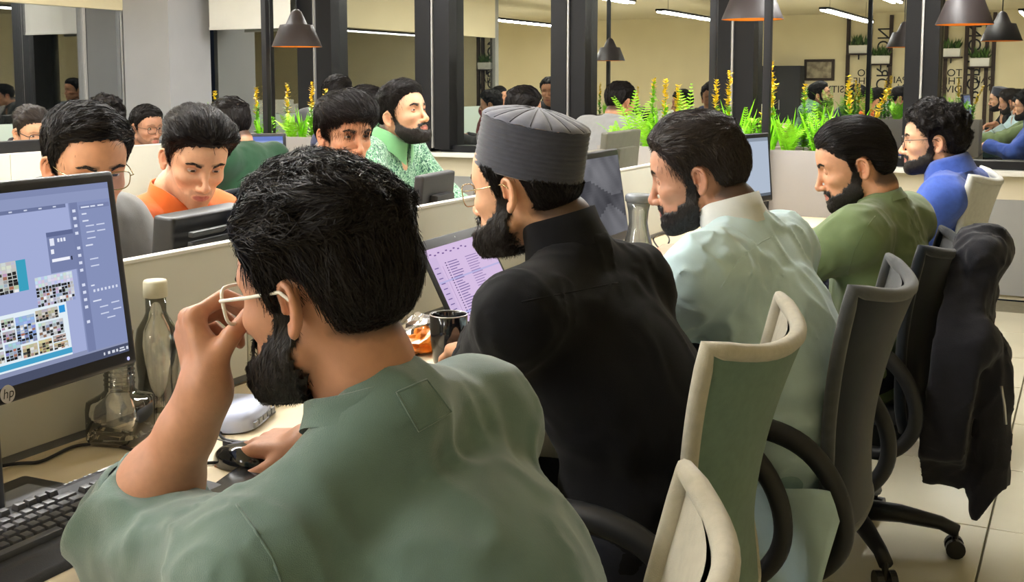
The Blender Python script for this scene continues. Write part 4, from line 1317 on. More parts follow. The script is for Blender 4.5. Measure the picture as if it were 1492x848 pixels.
def ik(a, c, l1, l2, pole):
    a, c, pole = map(lambda q: np.array(q, float), (a, c, pole))
    d = c - a; L = np.linalg.norm(d)
    if L > (l1 + l2) * .999: return a + d * (l1 / (l1 + l2))
    x = (l1 * l1 - l2 * l2 + L * L) / (2 * L)
    hgt = math.sqrt(max(l1 * l1 - x * x, 0))
    u = d / L
    p = pole - u * (pole @ u); p /= np.linalg.norm(p) + 1e-9
    return a + u * x + p * hgt
def unit(v): v = np.array(v, float); return v / (np.linalg.norm(v) + 1e-12)
def basis(z, yhint):
    z = unit(z); x = unit(np.cross(yhint, z)); y = np.cross(z, x)
    return np.stack([x, y, z], 1)
def garment_mat(name, col, **k): return mat(name, col, 0.9, 0.15, k.get('var', .05), k.get('vscale', 25), k.get('bump', .25), k.get('bscale', 500), sheen=k.get('sheen', .25))
def person(label, root, heading, o, group=None):
    """o: head, neck, shl, shr, waist, pelvis, hands in WORLD coordinates; converted to the frame of the person's root"""
    lod = o.get('lod', 1)
    hh = {0: .0026, 1: .0034, 2: .0055}[lod]; hc = {0: .0065, 1: .0085, 2: .013}[lod]; hd = {0: .0026, 1: .0034, 2: .005}[lod]
    t = thing('person', label, 'person', (root[0], root[1], 0), math.radians(heading), group)
    Rw = np.array(Matrix.Rotation(math.radians(heading), 3, 'Z'))
    O = np.array([root[0], root[1], 0.0])
    W = lambda p: Rw.T @ (np.array(p, float) - O)
    hd_c = W(o['head'])
    yaw, pit, rol = o.get('angles', (0, 0, 0))
    Rh = np.array(Matrix.Rotation(math.radians(yaw), 3, 'Z') @ Matrix.Rotation(math.radians(pit), 3, 'Y') @ Matrix.Rotation(math.radians(rol), 3, 'X'))
    c7, shl, shr = W(o['neck']), W(o['shl']), W(o['shr'])
    pel = W(o['pelvis'])
    toH = lambda p: Rh.T @ (np.array(p) - hd_c)
    shc = (shl + shr) / 2
    spine = unit(shc - pel)
    throat = c7 * .5 + shc * .5 + np.array([.055, 0, -.02])
    o['neck_pts'] = [(-.022, 0, -.02), tuple(toH(c7 + np.array([.035, 0, .02]))), tuple(toH(throat + np.array([-.01, 0, -.06])))]
    o['neck_r'] = [.050, .050, .056]
    H = make_head(o)
    V, F, colr = head_mesh(o, H, hh, t)
    Vs, Fs, Cs = [V], [F], [colr]
    if lod < 2 or o.get('eyes', False):
        for v, f, c in eye_parts(o): Vs.append(v); Fs.append(f); Cs.append(c)
    Vs = [v @ Rh.T.astype(f32) + hd_c.astype(f32) for v in Vs]
    arms = {}
    for s, key, sh in ((1, 'hl', shl), (-1, 'hr', shr)):
        hp = o.get(key)
        if not hp: continue
        wr = W(hp['wrist'])
        el = W(hp['elbow']) if 'elbow' in hp else ik(sh, wr, .30, .265, np.array(hp.get('pole', (-.2, s * .5, -.8))))
        fx = Rw.T @ unit(hp['dir']); dz = Rw.T @ unit(hp['back'])
        dz = unit(dz - fx * (dz @ fx)); yT = np.cross(dz, fx) * (-s)
        B = np.stack([fx, yT, dz], 1)
        lv = None
        v, f, c = hand_local(hp.get('pose', {}), hd, elbow=B.T @ (el - wr), skin=o.get('skin', 'a'), er=hp.get('er', .040))
        if s > 0: f = f[:, ::-1]
        Vs.append((v @ B.T + wr).astype(f32)); Fs.append(f); Cs.append(c)
        arms[s] = (sh, el, wr, hp)
    n = 0; FF = []
    for v, f in zip(Vs, Fs): FF.append(f + n); n += len(v)
    np_mesh('body', np.concatenate(Vs), np.concatenate(FF), M['skin'], t, col=np.concatenate(Cs))
    rng = np.random.RandomState(o.get('seed', 1))
    # hair
    hm = M[o.get('hair_mat', 'hair')]
    toW = lambda v: (v @ Rh.T.astype(f32) + hd_c.astype(f32))
    if o.get('hair', True):
        hf = hair_field(o, H)
        HV, HF = sdf_mesh(hf, (-.16, -.13, -.10), (.15, .13, .20), hh * 1.15, 1)
        hk = hair_mask(HV, o) > .15
        HF = HF[hk[HF].all(1)]
        style = o.get('flow', 'back')
        def flow(P):
            x, y, z = P[:, 0], P[:, 1], P[:, 2]
            up = sst(z, .055, .1)[:, None]
            side = np.stack([-.35 + 0 * x, 0 * x, -1 + 0 * x], 1)
            if style == 'back': tp = np.stack([-1 + 0 * x, .15 * np.sign(y) + .35 * vnoise(P, 18, 5), .25 * sst(x, .0, .08)], 1)
            elif style == 'fringe': tp = np.stack([.9 + 0 * x, .35 + .3 * vnoise(P, 14, 5), -.2 + 0 * x], 1)
            elif style == 'side': tp = np.stack([.15 + .3 * vnoise(P, 16, 7), -1 + 0 * x, .1 + 0 * x], 1)
            elif style == 'messy': tp = np.stack([-.6 + .9 * vnoise(P, 22, 5), .5 * vnoise(P, 22, 6) + .3, .4 + .6 * vnoise(P, 22, 7)], 1)
            else: tp = np.stack([vnoise(P, 35, 5), vnoise(P, 35, 6), vnoise(P, 35, 7)], 1)
            if style == 'curly': side = tp
            if o.get('long_back'): side = np.stack([-1 + 0 * x, 0 * x, -.35 + 0 * x], 1)
            return tp * up + side * (1 - up)
        ns = {0: 15000, 1: 6500, 2: 1200}[lod]
        def keep(P):
            m_, d_ = hair_mask(P.astype(f32), o, True)
            return m_ ** 2 * sst(d_, .001, .010)
        L = o.get('strand', .05)
        st = mk_strands(hf, HV, HF, int(ns * o.get('dens', 1)), rng, flow, 6, L / 5, {0: .0016, 1: .0022, 2: .0042}[lod], lift=o.get('lift', .004), spread=o.get('spread', .22), keep=keep)
        v = np.concatenate([HV, st[0]]); f = np.concatenate([HF, st[1] + len(HV)])
        np_mesh('hair', toW(v), f, hm, t)
    if o.get('beard', 0) > 0:
        bt = o['beard']
        def bf(P):
            m = beard_mask(P, o)
            z = P[:, 2]
            tk = bt * (.15 + .85 * sst(-z, .015, .085)) * (.45 + .55 * sst(-np.abs(P[:, 1]), -.06, -.03)) * (.25 + .75 * sst(((P[:, 0] - .1) / .035) ** 2 + (P[:, 1] / .034) ** 2 + ((z + .055) / .024) ** 2, .6, 1.5)) * (1 + .3 * vnoise(P, 90, 9))
            return smin(H['face'](P), H['skull'](P), .01) - (tk + .002) * m + .002
        BV, BF = sdf_mesh(bf, (-.02, -.095, -.15), (.14, .095, .04), hh * 1.1, 1)
        kp = lambda P: beard_mask(P.astype(f32), o) ** 2
        m = beard_mask(BV, o) > .25
        BF = BF[m[BF].all(1)]
        def bflow(P):
            x, z = P[:, 0], P[:, 2]
            return np.stack([.45 + 0 * x, 0 * x, -1 + 0 * x], 1)
        nb = {0: 9000, 1: 4200, 2: 700}[lod]
        st = mk_strands(bf, BV, BF, nb, rng, bflow, 4, (.0022 + bt * .16), {0: .0011, 1: .0014, 2: .003}[lod], lift=.0015 + bt * .12, spread=.4, off=(-.001, .001), keep=kp)
        v, f = (np.concatenate([BV, st[0]]), np.concatenate([BF, st[1] + len(BV)]))
        np_mesh('beard', toW(v), f, M['beard'], t)
    # eyebrows as short hairs
    if lod < 2:
        eb = H['face']
        for s in (1, -1):
            P0 = []
            for k in range(260 if lod == 0 else 160):
                ya = rng.uniform(.009, .052)
                zz = np.interp(ya, [.008, .03, .053], [.0400, .0435, .0375]) + rng.uniform(-.0026, .0026) * (1 - .5 * (ya > .04))
                P0.append((.09, s * ya, zz))
            P = np.array(P0, f32)
            for _ in range(4):
                d0, g = grad(eb, P); P = P - g * d0[:, None] * .8
            pts = []
            fl = np.stack([-.3 + 0 * P[:, 0], np.sign(P[:, 1]) * .9, .2 + 0 * P[:, 0]], 1)
            for k in range(3):
                d0, g = grad(eb, P); pts.append(P - g * (d0 - .0008 - .0004 * k)[:, None]); P = P + fl.astype(f32) * .0032
            pts = np.stack(pts, 1); sd = np.array([0, 0, 1], f32)[None, None] * np.array([1, .8, .2])[None, :, None] * .0005
            VV = np.stack([pts - sd, pts + sd], 2).reshape(-1, 3)
            nn = len(P); base = (np.arange(nn) * 6)[:, None] + (np.arange(2) * 2)[None]
            np_mesh('eyebrow', toW(VV.astype(f32)), np.stack([base, base + 1, base + 3, base + 2], -1).reshape(-1, 4), M['beard'], t)
    # shirt
    wst = W(o['waist']) if 'waist' in o else pel + (shc - pel) * .45 + np.array([-.02, 0, 0])
    Bc = basis(shc - wst, shl - shr); Bw = basis(wst - pel + np.array([0, 0, .05]), shl - shr); 
    cl = o.get('cloth', {})
    grow = cl.get('grow', .012)
    short = cl.get('short', {})
    sd0 = o.get('seed', 1)
    ftop = c7 + np.array([.02, 0, -.01])
    def torso(P):
        cc = shc + Bc[:, 2] * -.12 + Bc[:, 0] * .005
        d = ell(P, cc, (.100, .165, .185), Bc)
        d = smin(d, rcone(P, shl - Bc[:, 0] * .012, shr - Bc[:, 0] * .012, .050, .050), .04)
        lowc = ftop - Bc[:, 2] * .035
        d = smin(d, rcone(P, lowc, lowc + (shl - lowc) * .8, .044, .044), .03)
        d = smin(d, rcone(P, lowc, lowc + (shr - lowc) * .8, .044, .044), .03)
        d = smin(d, ell(P, wst, (.108, .145, .17), Bw), .06)
        d = smin(d, ell(P, pel + np.array([.02, 0, .0]), (.14, .168, .12), None), .06)
        d = smin(d, rcone(P, wst, pel, .105, .12), .05)
        return d
    def sleeves(P):
        d = None
        for s, (sh, el, wr, hp) in arms.items():
            cuff = hp.get('cuff', .9)       # fraction of the forearm covered
            ce = el + (wr - el) * cuff
            u = unit(wr - el)
            sw = hp.get('sw', 1.0)
            e = rcone(P, sh, el, .054 * sw, .050 * sw)
            fo = rcone(P, el, ce + u * .05, .049 * sw, .038 * sw)
            fo = np.maximum(fo, (P - ce.astype(f32)) @ u.astype(f32))
            e = smin(e, fo, .03)
            # creases bunching at the elbow
            w = np.exp(-((P - el.astype(f32)) ** 2).sum(1) / .11 ** 2)
            e = e - cl.get('fold', .004) * w * np.sin(((P - el.astype(f32)) @ unit(wr - sh).astype(f32)) * 95 + 2.2 * vnoise(P, 14, sd0 + s + 3))
            d = e if d is None else np.minimum(d, e)
        return d
    lo = np.min([shl, shr, pel - .2, c7] + [q for a in arms.values() for q in (a[1], a[2])], 0) - .14
    hi = np.max([shl, shr, pel + .15, c7] + [q for a in arms.values() for q in (a[1], a[2])], 0) + .14
    lo[2] = pel[2] - cl.get('hem', .10)
    fa = cl.get('fold', .004)
    def shirt(P):
        d = torso(P)
        sl = sleeves(P)
        if sl is not None: d = smin(d, sl, .065)
        q = P - pel.astype(f32)
        f1 = vnoise(P, (9, 9, 5), sd0 + 11); f2 = vnoise(P, (17, 17, 9), sd0 + 12)
        dr = vnoise(np.stack([P[:, 0] * 1.0 + P[:, 2] * .7, P[:, 1], P[:, 2] - P[:, 0] * .6], 1), (10, 22, 7), sd0 + 15)
        ridg = 1.6 * np.maximum(0, 1 - np.abs(dr) * 3.2)
        low = sst(-(P[:, 2] - (wst[2] + .08)), -.05, .12)
        horiz = np.sin(P[:, 2] * 70 + 3.0 * vnoise(P, (9, 9, 6), sd0 + 14)) * low
        wq = P + .035 * np.stack([vnoise(P, 11, sd0 + 31), vnoise(P, 11, sd0 + 32), vnoise(P, 11, sd0 + 33)], 1)
        cr = vnoise(np.stack([wq[:, 0] * .8 + wq[:, 2] * .6, wq[:, 1], wq[:, 2] * .8 - wq[:, 0] * .6], 1), (20, 34, 11), sd0 + 35)
        crease = np.maximum(0, 1 - np.abs(cr) * 4.5) * sst(vnoise(P, 6, sd0 + 36), -.35, .35)
        d = d - grow - fa * (.55 * f1 + .4 * f2 + .55 * ridg + .5 * horiz + .75 * crease)
        hz = pel[2] - cl.get('hem', .10) + .015
        d = np.maximum(d, hz - P[:, 2])
        # neck opening
        nk = c7 + np.array([.045, 0, .035])
        return smax(d, -ell(P, nk + np.array([.012, 0, .025]), (.074, .072, .062), None), .01)
    SV, SF = sdf_mesh(shirt, lo, hi, hc, 1)
    so = np_mesh(cl.get('name', 'shirt'), SV, SF, cl['mat'], t)
    # collar: a band round the neck
    ck = cl.get('collar', 'crew')
    if ck:
        nb = np.array([toH(c7)[0] * 0, 0, 0])
        cen = c7 + np.array([.034, 0, -.006 if ck != 'crew' else -.014])
        ax = unit(np.array([.28, 0, 1.0]) * .6 + (hd_c - c7) * np.array([.25, 1, 1]) * 2)
        Bk = basis(ax, shl - shr)
        hgt = {'crew': .016, 'band': .042, 'fold': .045}[ck]; r0 = {'crew': (.070, .072), 'band': (.070, .072), 'fold': (.074, .078)}[ck]
        mb = MB()
        def ring(u, v, off=0.0):
            a = 2 * math.pi * u
            fl = 1.06 - .06 * v
            dip = -.030 * max(0, math.cos(a)) ** 2
            if ck == 'fold': zz = [-.008, .6 * hgt, hgt, .6 * hgt, -.022 - .03 * max(0, math.cos(a)) ** 6][v]; rr = [0, .000, .005, .012, .024 + .008 * max(0, math.cos(a)) ** 4][v]
            else: zz = [-.022 if ck == 'band' else -.012, .3 * hgt, hgt, hgt, .3 * hgt][v]; rr = [.012, .003, .000, -.004, -.004][v]
            p = cen + Bk @ np.array([(r0[0] + rr) * math.cos(a), (r0[1] + rr) * math.sin(a), zz + dip])
            return tuple(p)
        N = 40
        vs = [ring(i / N, v) for v in range(5) for i in range(N)]
        mb.add(vs, [(v * N + i, v * N + (i + 1) % N, (v + 1) * N + (i + 1) % N, (v + 1) * N + i) for v in range(4) for i in range(N) if not (ck == 'fold' and i in (0, N - 1) and v > 1)])
        co = mb.build('collar', cl.get('collar_mat', cl['mat']), t, smooth=True)
    # cuffs
    for s, (sh, el, wr, hp) in arms.items():
        if hp.get('band'):
            ce = el + (wr - el) * (hp.get('cuff', .9)); u = unit(wr - el); Bq = basis(u, (0, 0.3, 1))
            sw = hp.get('sw', 1.0); mb = MB(); N = 28; rr = (.038 + .011 * (1 - hp.get('cuff', .9))) * sw + grow + .002
            prof = [(-.05, rr + .002), (-.045, rr + .004), (-.006, rr + .002), (0, rr - .001), (0, rr - .006)]
            vs = [tuple(ce + Bq @ np.array([r * math.cos(2 * math.pi * i / N), r * math.sin(2 * math.pi * i / N), z])) for z, r in prof for i in range(N)]
            mb.add(vs, [(v * N + i, v * N + (i + 1) % N, (v + 1) * N + (i + 1) % N, (v + 1) * N + i) for v in range(4) for i in range(N)])
            mb.build('cuff', cl['mat'], t, smooth=True)
    # trousers and shoes
    if o.get('legs', True):
        kx = o.get('knee', .46)
        def legs(P):
            d = None
            for s in (1, -1):
                hip = pel + np.array([.03, s * .09, -.02]); kn = np.array([pel[0] + kx, s * .13 + pel[1], .53]); an = np.array([pel[0] + kx - .04, s * .13 + pel[1], .12])
                e = chain(P, [hip, kn, an], [.092, .07, .058], .05)
                e = np.maximum(e, .06 - P[:, 2])
                d = e if d is None else smin(d, e, .02)
            d = smin(d, ell(P, pel, (.14, .17, .10)), .05)
            return d - .006 - .004 * vnoise(P, (14, 14, 8), sd0 + 21)
        LV, LF = sdf_mesh(legs, (pel[0] - .2, pel[1] - .26, .03), (pel[0] + kx + .14, pel[1] + .26, pel[2] + .14), .014 if lod < 2 else .022, 1)
        np_mesh('trousers', LV, LF, o.get('leg_mat', M['trouser']), t)
        for s in (1, -1):
            def shoe(P, s=s):
                b = np.array([pel[0] + kx - .06, pel[1] + s * .13, 0])
                d = smin(ell(P, b + np.array([.10, 0, .035]), (.10, .045, .04)), ell(P, b + np.array([0, 0, .05]), (.05, .04, .055)), .04)
                return np.maximum(d, .002 - P[:, 2])
            bx = np.array([pel[0] + kx - .06, pel[1] + s * .13, 0])
            v, f = sdf_mesh(shoe, bx + np.array([-.08, -.07, -.02]), bx + np.array([.23, .07, .13]), .009, 1)
            np_mesh('shoe', v, f, M['shoe'], t)
    # spectacles
    g = o.get('glasses')
    if g:
        gm = M[g.get('mat', 'wire')]; r = g.get('r', .0011)
        mb = MB()
        toP = lambda p: tuple(Rh @ np.array(p) + hd_c)
        lx = .113
        sq_ = g.get('square', 3.0); hw, hz = g.get('w', .026), g.get('h', .021)
        dz = g.get('dz', 0.0)
        rims = []
        for s in (1, -1):
            pts = []
            for a in np.linspace(0, 2 * math.pi, 29)[:-1]:
                ca, sa = math.cos(a), math.sin(a)
                yy = hw * abs(ca) ** (2 / sq_) * math.copysign(1, ca); zz = hz * abs(sa) ** (2 / sq_) * math.copysign(1, sa)
                pts.append(toP((lx - .010 * abs((s * .033 + yy) / .06) ** 2 + zz * .08, s * .033 + yy, .014 + dz + zz)))
            mb.tube(pts, r, 6, closed=True); rims.append(pts)
        mb.tube([toP((lx + .001, .008, .018 + dz)), toP((lx + .004, 0, .021 + dz)), toP((lx + .001, -.008, .018 + dz))], r, 6)
        mb.build('glasses_rim', gm, t, smooth=True)
        for s in (1, -1):
            mb = MB()
            mb.tube([toP((lx - .011, s * .059, .021 + dz)), toP((lx - .016, s * .069, .022 + dz)), toP((.05, s * .078, .022 + dz * .7)), toP((-.004, s * .0795, .022)), toP((-.02, s * .079, .010)), toP((-.026, s * .078, -.004))], r * 1.05, 6)
            mb.build('glasses_temple', gm, t, smooth=True)
        for pts in rims:
            mb = MB(); n = len(pts)
            mb.add(pts, [tuple(range(n))])
            mb.build('lens', M['lens'], t)
    return dict(obj=t, H=H, Rh=Rh, hc=hd_c, shirt=shirt, W=W, toW=toW, arms=arms, rng=rng, c7=c7, Bc=Bc)
M['trouser'] = mat('dark_trousers', S(40, 42, 50), .9, .15, .08, 40, .3, 700)
M['shoe'] = mat('dark_shoe', S(30, 28, 28), .5, .4)
M['wire'] = mat('gold_wire', S(176, 160, 120), .25, .6, .02, metal=.9)
M['darkframe'] = mat('dark_frame', S(24, 24, 26), .3, .5)
M['clearframe'] = mat('clear_acetate', S(225, 222, 210), .15, .6)
M['lens'] = glass_mat('lens', (1, 1, 1, 1), .05, .98, fres=False)
# ================================================================== the people
G_ROW = 'men working at the desk rows'
REST = dict(curls=[(28, 38, 22), (26, 36, 22), (28, 36, 22), (30, 36, 22)])
TYPE = dict(curls=[(20, 45, 25), (16, 48, 25), (20, 46, 25), (24, 44, 25)])
FISTM = dict(curls=[(66, 58, 30), (72, 64, 34), (78, 68, 36), (82, 70, 36)], spread=(5, 1, -3, -7), thumb=((.7, .45, -.6), (.6, .1, -.8), (.5, -.2, -.8)))
FIST = dict(curls=[(72, 95, 55), (78, 98, 60), (82, 98, 60), (84, 95, 60)], spread=(2, 0, -2, -4), thumb=((.75, .35, -.55), (.85, -.1, -.5), (.7, -.5, -.4)))
MOUSEH = dict(curls=[(8, 28, 22), (12, 30, 24), (24, 40, 26), (30, 42, 26)], spread=(4, -2, -10, -16), thumb=((.70, .55, -.35), (.9, .25, -.3), (.98, .05, -.2)))
def mix(a, b, t): return tuple(np.array(a) * (1 - t) + np.array(b) * t)

# ---- nearest man: green sweatshirt, fist at his mouth
gm = garment_mat('green_fleece', S(91, 113, 105), bump=.5, bscale=900, var=.10, vscale=12, sheen=.5)
p1 = person('man in a sage green sweatshirt with clear glasses, fist raised to his mouth', (-.55, 1.02), 180, dict(
    lod=0, seed=3, skin='b', head=(-.765, 1.035, 1.113), angles=(-4, 10, 0), neck=(-.69, 1.05, 1.02),
    shl=(-.765, .905, .832), shr=(-.685, 1.225, .925), waist=(-.58, 1.06, .74), pelvis=(-.50, 1.04, .56),
    hl=dict(wrist=(-.905, .985, 1.0), elbow=(-1.025, .985, .805), dir=(-.40, .16, .85), back=(-.62, -.75, .22), pose=FISTM, cuff=.30, sw=1.06, er=.046, band=True),
    hr=dict(wrist=(-1.075, 1.40, .795), dir=(-1, -.12, -.12), back=(-.1, -.12, 1), pose=MOUSEH, cuff=.8),
    front_cut=.85, hair_top=.032, hair_side=.010, hair_front=.0, hair_back=.005, nape=-.052, flow='messy', lift=.008, strand=.05, spread=.3, hair_lump=.006,
    beard=.014, cheek=-.002, brow=1, eye_open=.3,
    glasses=dict(mat='clearframe', r=.0022, square=4, w=.027, h=.022, dz=-.004),
    cloth=dict(name='sweatshirt', mat=gm, collar='crew', grow=.016, fold=.006, hem=.12)), G_ROW)

# ---- man in black shirt and quilted cap
bm = garment_mat('black_cotton', S(15, 15, 18), bump=.3, bscale=700, var=.1, sheen=.06)
p2 = person('bearded man in a black shirt and ribbed grey black cap', (-.72, 1.85), 180, dict(
    lod=0, seed=5, skin='d', head=(-.915, 1.85, 1.158), angles=(-8, 8, 0), neck=(-.815, 1.865, 1.085),
    shl=(-.845, 1.675, .962), shr=(-.775, 2.005, .968), waist=(-.70, 1.86, .76), pelvis=(-.67, 1.85, .56),
    hl=dict(wrist=(-1.10, 2.02, .82), elbow=(-.985, 1.80, .80), dir=(-.7, .3, -.2), back=(0, 0, 1), pose=TYPE, cuff=.92),
    hr=dict(wrist=(-1.05, 2.22, .80), dir=(-1, -.1, -.15), back=(0, 0, 1), pose=TYPE, cuff=.92),
    cap=.050, hair_top=.0, hair_side=.008, hair_back=.004, nape=-.060, flow='back', strand=.03, beard=.016, cheek=-.004, brow=1, eye_open=.35,
    glasses=dict(mat='wire', r=.0011, square=3.2, w=.027, h=.021, dz=-.006),
    cloth=dict(name='shirt', mat=bm, collar='band', grow=.014, fold=.005, hem=.12)), G_ROW)
def cap(p):
    m1 = mat('charcoal_felt', S(56, 58, 68), .85, .2, .1, 60, .3, 800, sheen=.4)
    m2 = mat('charcoal_crown', S(98, 100, 114), .8, .2, .08, 60, .3, 800, sheen=.4)
    T = Matrix.Rotation(math.radians(-19), 3, 'Y')
    def P(a, r, z):
        v = T @ Vector((.107 * r * math.cos(a), .0865 * r * math.sin(a), z))
        return tuple(p['Rh'] @ (np.array(v) + np.array([-.007, 0, .040])) + p['hc'])
    N = 96
    prof = []
    nr = 11
    for i in range(nr):          # stitched rows round the band
        z0, z1 = .0925 - .094 * (nr - i) / nr, .0925 - .094 * (nr - i - 1) / nr
        prof += [(1.0 - .02 * i / nr - .010, z0 + .0004), (1.006 - .02 * i / nr, z0 + .0025), (1.006 - .02 * i / nr, z1 - .0025)]
    prof += [(.985, .0925)]
    mb = MB()
    rings = [[P(2 * math.pi * k / N, r, z) for k in range(N)] for r, z in [(.955, .001)] + prof]
    loft(rings, mb)
    c = mb.build('cap_band', m1, p['obj'], smooth=True)
    mb = MB()
    def crown(k, r):
        a = 2 * math.pi * k / N
        pl = abs(math.sin(a * 8)) ** .5
        return P(a, r, .0925 + .024 * (1 - r * r) + .0035 * pl * min(1, 1.2 * r) - .003 * (r > .97))
    rs = [.99, .95, .85, .7, .5, .3, .1, .001]
    loft([[crown(k, r) for k in range(N)] for r in rs], mb)
    mb.build('cap_crown', m2, p['obj'], smooth=True)
    mb = MB()
    for k in range(16):
        a = 2 * math.pi * k / 16
        mb.tube([P(a, r, .0925 + .024 * (1 - r * r) + .0008) for r in (.97, .8, .6, .4, .15)], .0009, 5)
    mb.build('cap_stitching', m1, p['obj'], smooth=True)
cap(p2)

# ---- man in pale tunic
wm = garment_mat('pale_cotton', S(186, 210, 214), bump=.2, bscale=500, var=.04)
p3 = person('man in a pale mint tunic with trimmed dark beard', (-.55, 2.43), 180, dict(
    lod=0, seed=7, skin='b', head=(-.775, 2.44, 1.142), angles=(8, 14, 0), neck=(-.665, 2.435, 1.07),
    shl=(-.70, 2.235, .965), shr=(-.63, 2.60, .975), waist=(-.575, 2.42, .75), pelvis=(-.575, 2.42, .555),
    hl=dict(wrist=(-1.0, 2.5, .80), elbow=(-.86, 2.28, .80), dir=(-1, .3, -.1), back=(0, 0, 1), pose=TYPE, cuff=.9),
    hr=dict(wrist=(-.895, 2.725, .93), dir=(-.95, .15, -.12), back=(.1, -.45, 1), pose=REST, cuff=.80, pole=(.1, -.35, -.9)),
    hair_top=.020, hair_side=.009, hair_front=.008, hair_back=.008, nape=-.062, flow='messy', lift=.006, strand=.05, hair_mat='hairbrown',
    beard=.0042, cheek=-.010, brow=1, eye_open=.25, lid_drop=12,
    leg_mat=mat('pale_trousers', S(140, 168, 170), .9, .1),
    cloth=dict(name='tunic', mat=wm, collar='band', collar_mat=garment_mat('collar_cotton', S(206, 208, 204)), grow=.017, fold=.0075, hem=.16)), G_ROW)

# ---- man in olive shirt
om = garment_mat('olive_jersey', S(104, 120, 82), bump=.25, bscale=700, var=.06)
p4 = person('man with slicked back hair in an olive long sleeved shirt', (-.53, 3.31), 180, dict(
    lod=0, seed=9, skin='a', head=(-.592, 3.318, 1.115), angles=(14, 18, 0), neck=(-.50, 3.325, 1.045),
    shl=(-.56, 3.135, .945), shr=(-.48, 3.49, .955), waist=(-.51, 3.31, .74), pelvis=(-.56, 3.31, .555),
    hl=dict(wrist=(-1.02, 3.25, .80), elbow=(-.80, 3.08, .80), dir=(-1, .1, -.1), back=(0, 0, 1), pose=TYPE, cuff=.92),
    hr=dict(wrist=(-1.02, 3.48, .80), elbow=(-.77, 3.55, .81), dir=(-1, -.1, -.1), back=(0, 0, 1), pose=TYPE, cuff=.92),
    hair_top=.018, hair_side=.010, hair_front=.004, hair_back=.012, back_z=-.03, nape=-.075, flow='back', long_back=True, lift=.003, strand=.075, spread=.12, hair_lump=.003, hair_lf=(12, 55, 30),
    beard=.0055, cheek=-.004, brow=1, eye_open=.12, lid_drop=14,
    cloth=dict(name='shirt', mat=om, collar='crew', grow=.014, fold=.0065, hem=.12)), G_ROW)

# ---- man in blue shirt
um = garment_mat('blue_denim', S(62, 88, 168), bump=.3, bscale=900, var=.12, vscale=60)
p5 = person('curly haired man in a blue denim shirt with round glasses', (-.50, 4.43), 180, dict(
    lod=1, seed=11, skin='d', head=(-.515, 4.43, 1.132), angles=(6, 3, 0), neck=(-.43, 4.43, 1.05),
    shl=(-.46, 4.25, .95), shr=(-.41, 4.59, .955), waist=(-.49, 4.43, .74), pelvis=(-.555, 4.43, .555),
    hl=dict(wrist=(-.84, 4.38, .80), dir=(-1, .1, -.1), back=(0, 0, 1), pose=TYPE, cuff=.92, pole=(-.3, .6, -.8)),
    hr=dict(wrist=(-.84, 4.54, .80), dir=(-1, -.1, -.1), back=(0, 0, 1), pose=TYPE, cuff=.92, pole=(-.3, -.6, -.8)),
    hair_top=.030, hair_side=.017, hair_front=.008, hair_back=.012, nape=-.07, flow='curly', lift=.012, strand=.035, hair_lump=.010, hair_lf=(45, 45, 45),
    beard=.006, cheek=-.006, brow=1, eye_open=.5,
    glasses=dict(mat='darkframe', r=.0012, square=2.2, w=.023, h=.022),
    cloth=dict(name='shirt', mat=um, collar='fold', grow=.016, fold=.007, hem=.12)), G_ROW)

# ---- across the divider, facing the row of five
def seated(head, heading, **k):
    """fills in a plain seated body under a head; +x of the sitter along heading"""
    hd = np.array(head, float)
    f = np.array([math.cos(math.radians(heading)), math.sin(math.radians(heading)), 0]); l = np.array([-f[1], f[0], 0])
    ln = k.pop('lean', .10); sw = k.pop('sh', .185)
    nk = hd - f * (.075 + ln * .2) - np.array([0, 0, .075])
    nk[2] = k.pop('neckz', nk[2])
    mid = nk - f * .005 + np.array([0, 0, -.075])
    pel = mid - f * ln; pel[2] = .555
    o = dict(head=tuple(hd), neck=tuple(nk), shl=tuple(mid + l * sw), shr=tuple(mid - l * sw), pelvis=tuple(pel))
    for s, key in ((1, 'hl'), (-1, 'hr')):
        w = pel + f * .50 + l * s * .12; w[2] = .80
        w = k.get(key + '_w', w)
        o[key] = dict(wrist=tuple(w), dir=tuple(f * 1.0 - l * s * .25 + np.array([0, 0, -.1])), back=(0, 0, 1), pose=TYPE, cuff=.9, pole=tuple(np.array([-.3, s * .6, -.8])))
    o.update({q: v for q, v in k.items() if not q.endswith('_w')})
    return o, (pel[0], pel[1])
def add_seated(label, head, heading, **k):
    o, root = seated(head, heading, **k)
    return person(label, root, heading, o, G_ROW)
orange = garment_mat('orange_cotton', S(214, 104, 44)); dgreen = garment_mat('bottle_green_knit', S(38, 70, 48)); grey = garment_mat('grey_cotton', S(120, 120, 118)); navy = garment_mat('navy_cotton', S(44, 48, 66)); char = garment_mat('charcoal_cotton', S(60, 60, 62)); maroon = garment_mat('maroon_cotton', S(120, 40, 46))
def print_mat():
    m = garment_mat('leaf_print_cotton', S(110, 160, 120))
    nt = m.node_tree; b = nt.nodes['Principled BSDF']
    v = nt.nodes.new('ShaderNodeTexVoronoi'); v.inputs['Scale'].default_value = 55
    n = nt.nodes.new('ShaderNodeTexNoise'); n.inputs['Scale'].default_value = 38; n.inputs['Distortion'].default_value = 2.5
    cr = nt.nodes.new('ShaderNodeValToRGB')
    cr.color_ramp.interpolation = 'CONSTANT'
    e = cr.color_ramp.elements; e[0].position = 0; e[0].color = S(44, 78, 74); e[1].position = .44; e[1].color = S(112, 160, 124)
    q = e.new(.56); q.color = S(170, 200, 176)
    nt.links.new(n.outputs['Fac'], cr.inputs['Fac']); nt.links.new(cr.outputs[0], b.inputs['Base Color'])
    return m
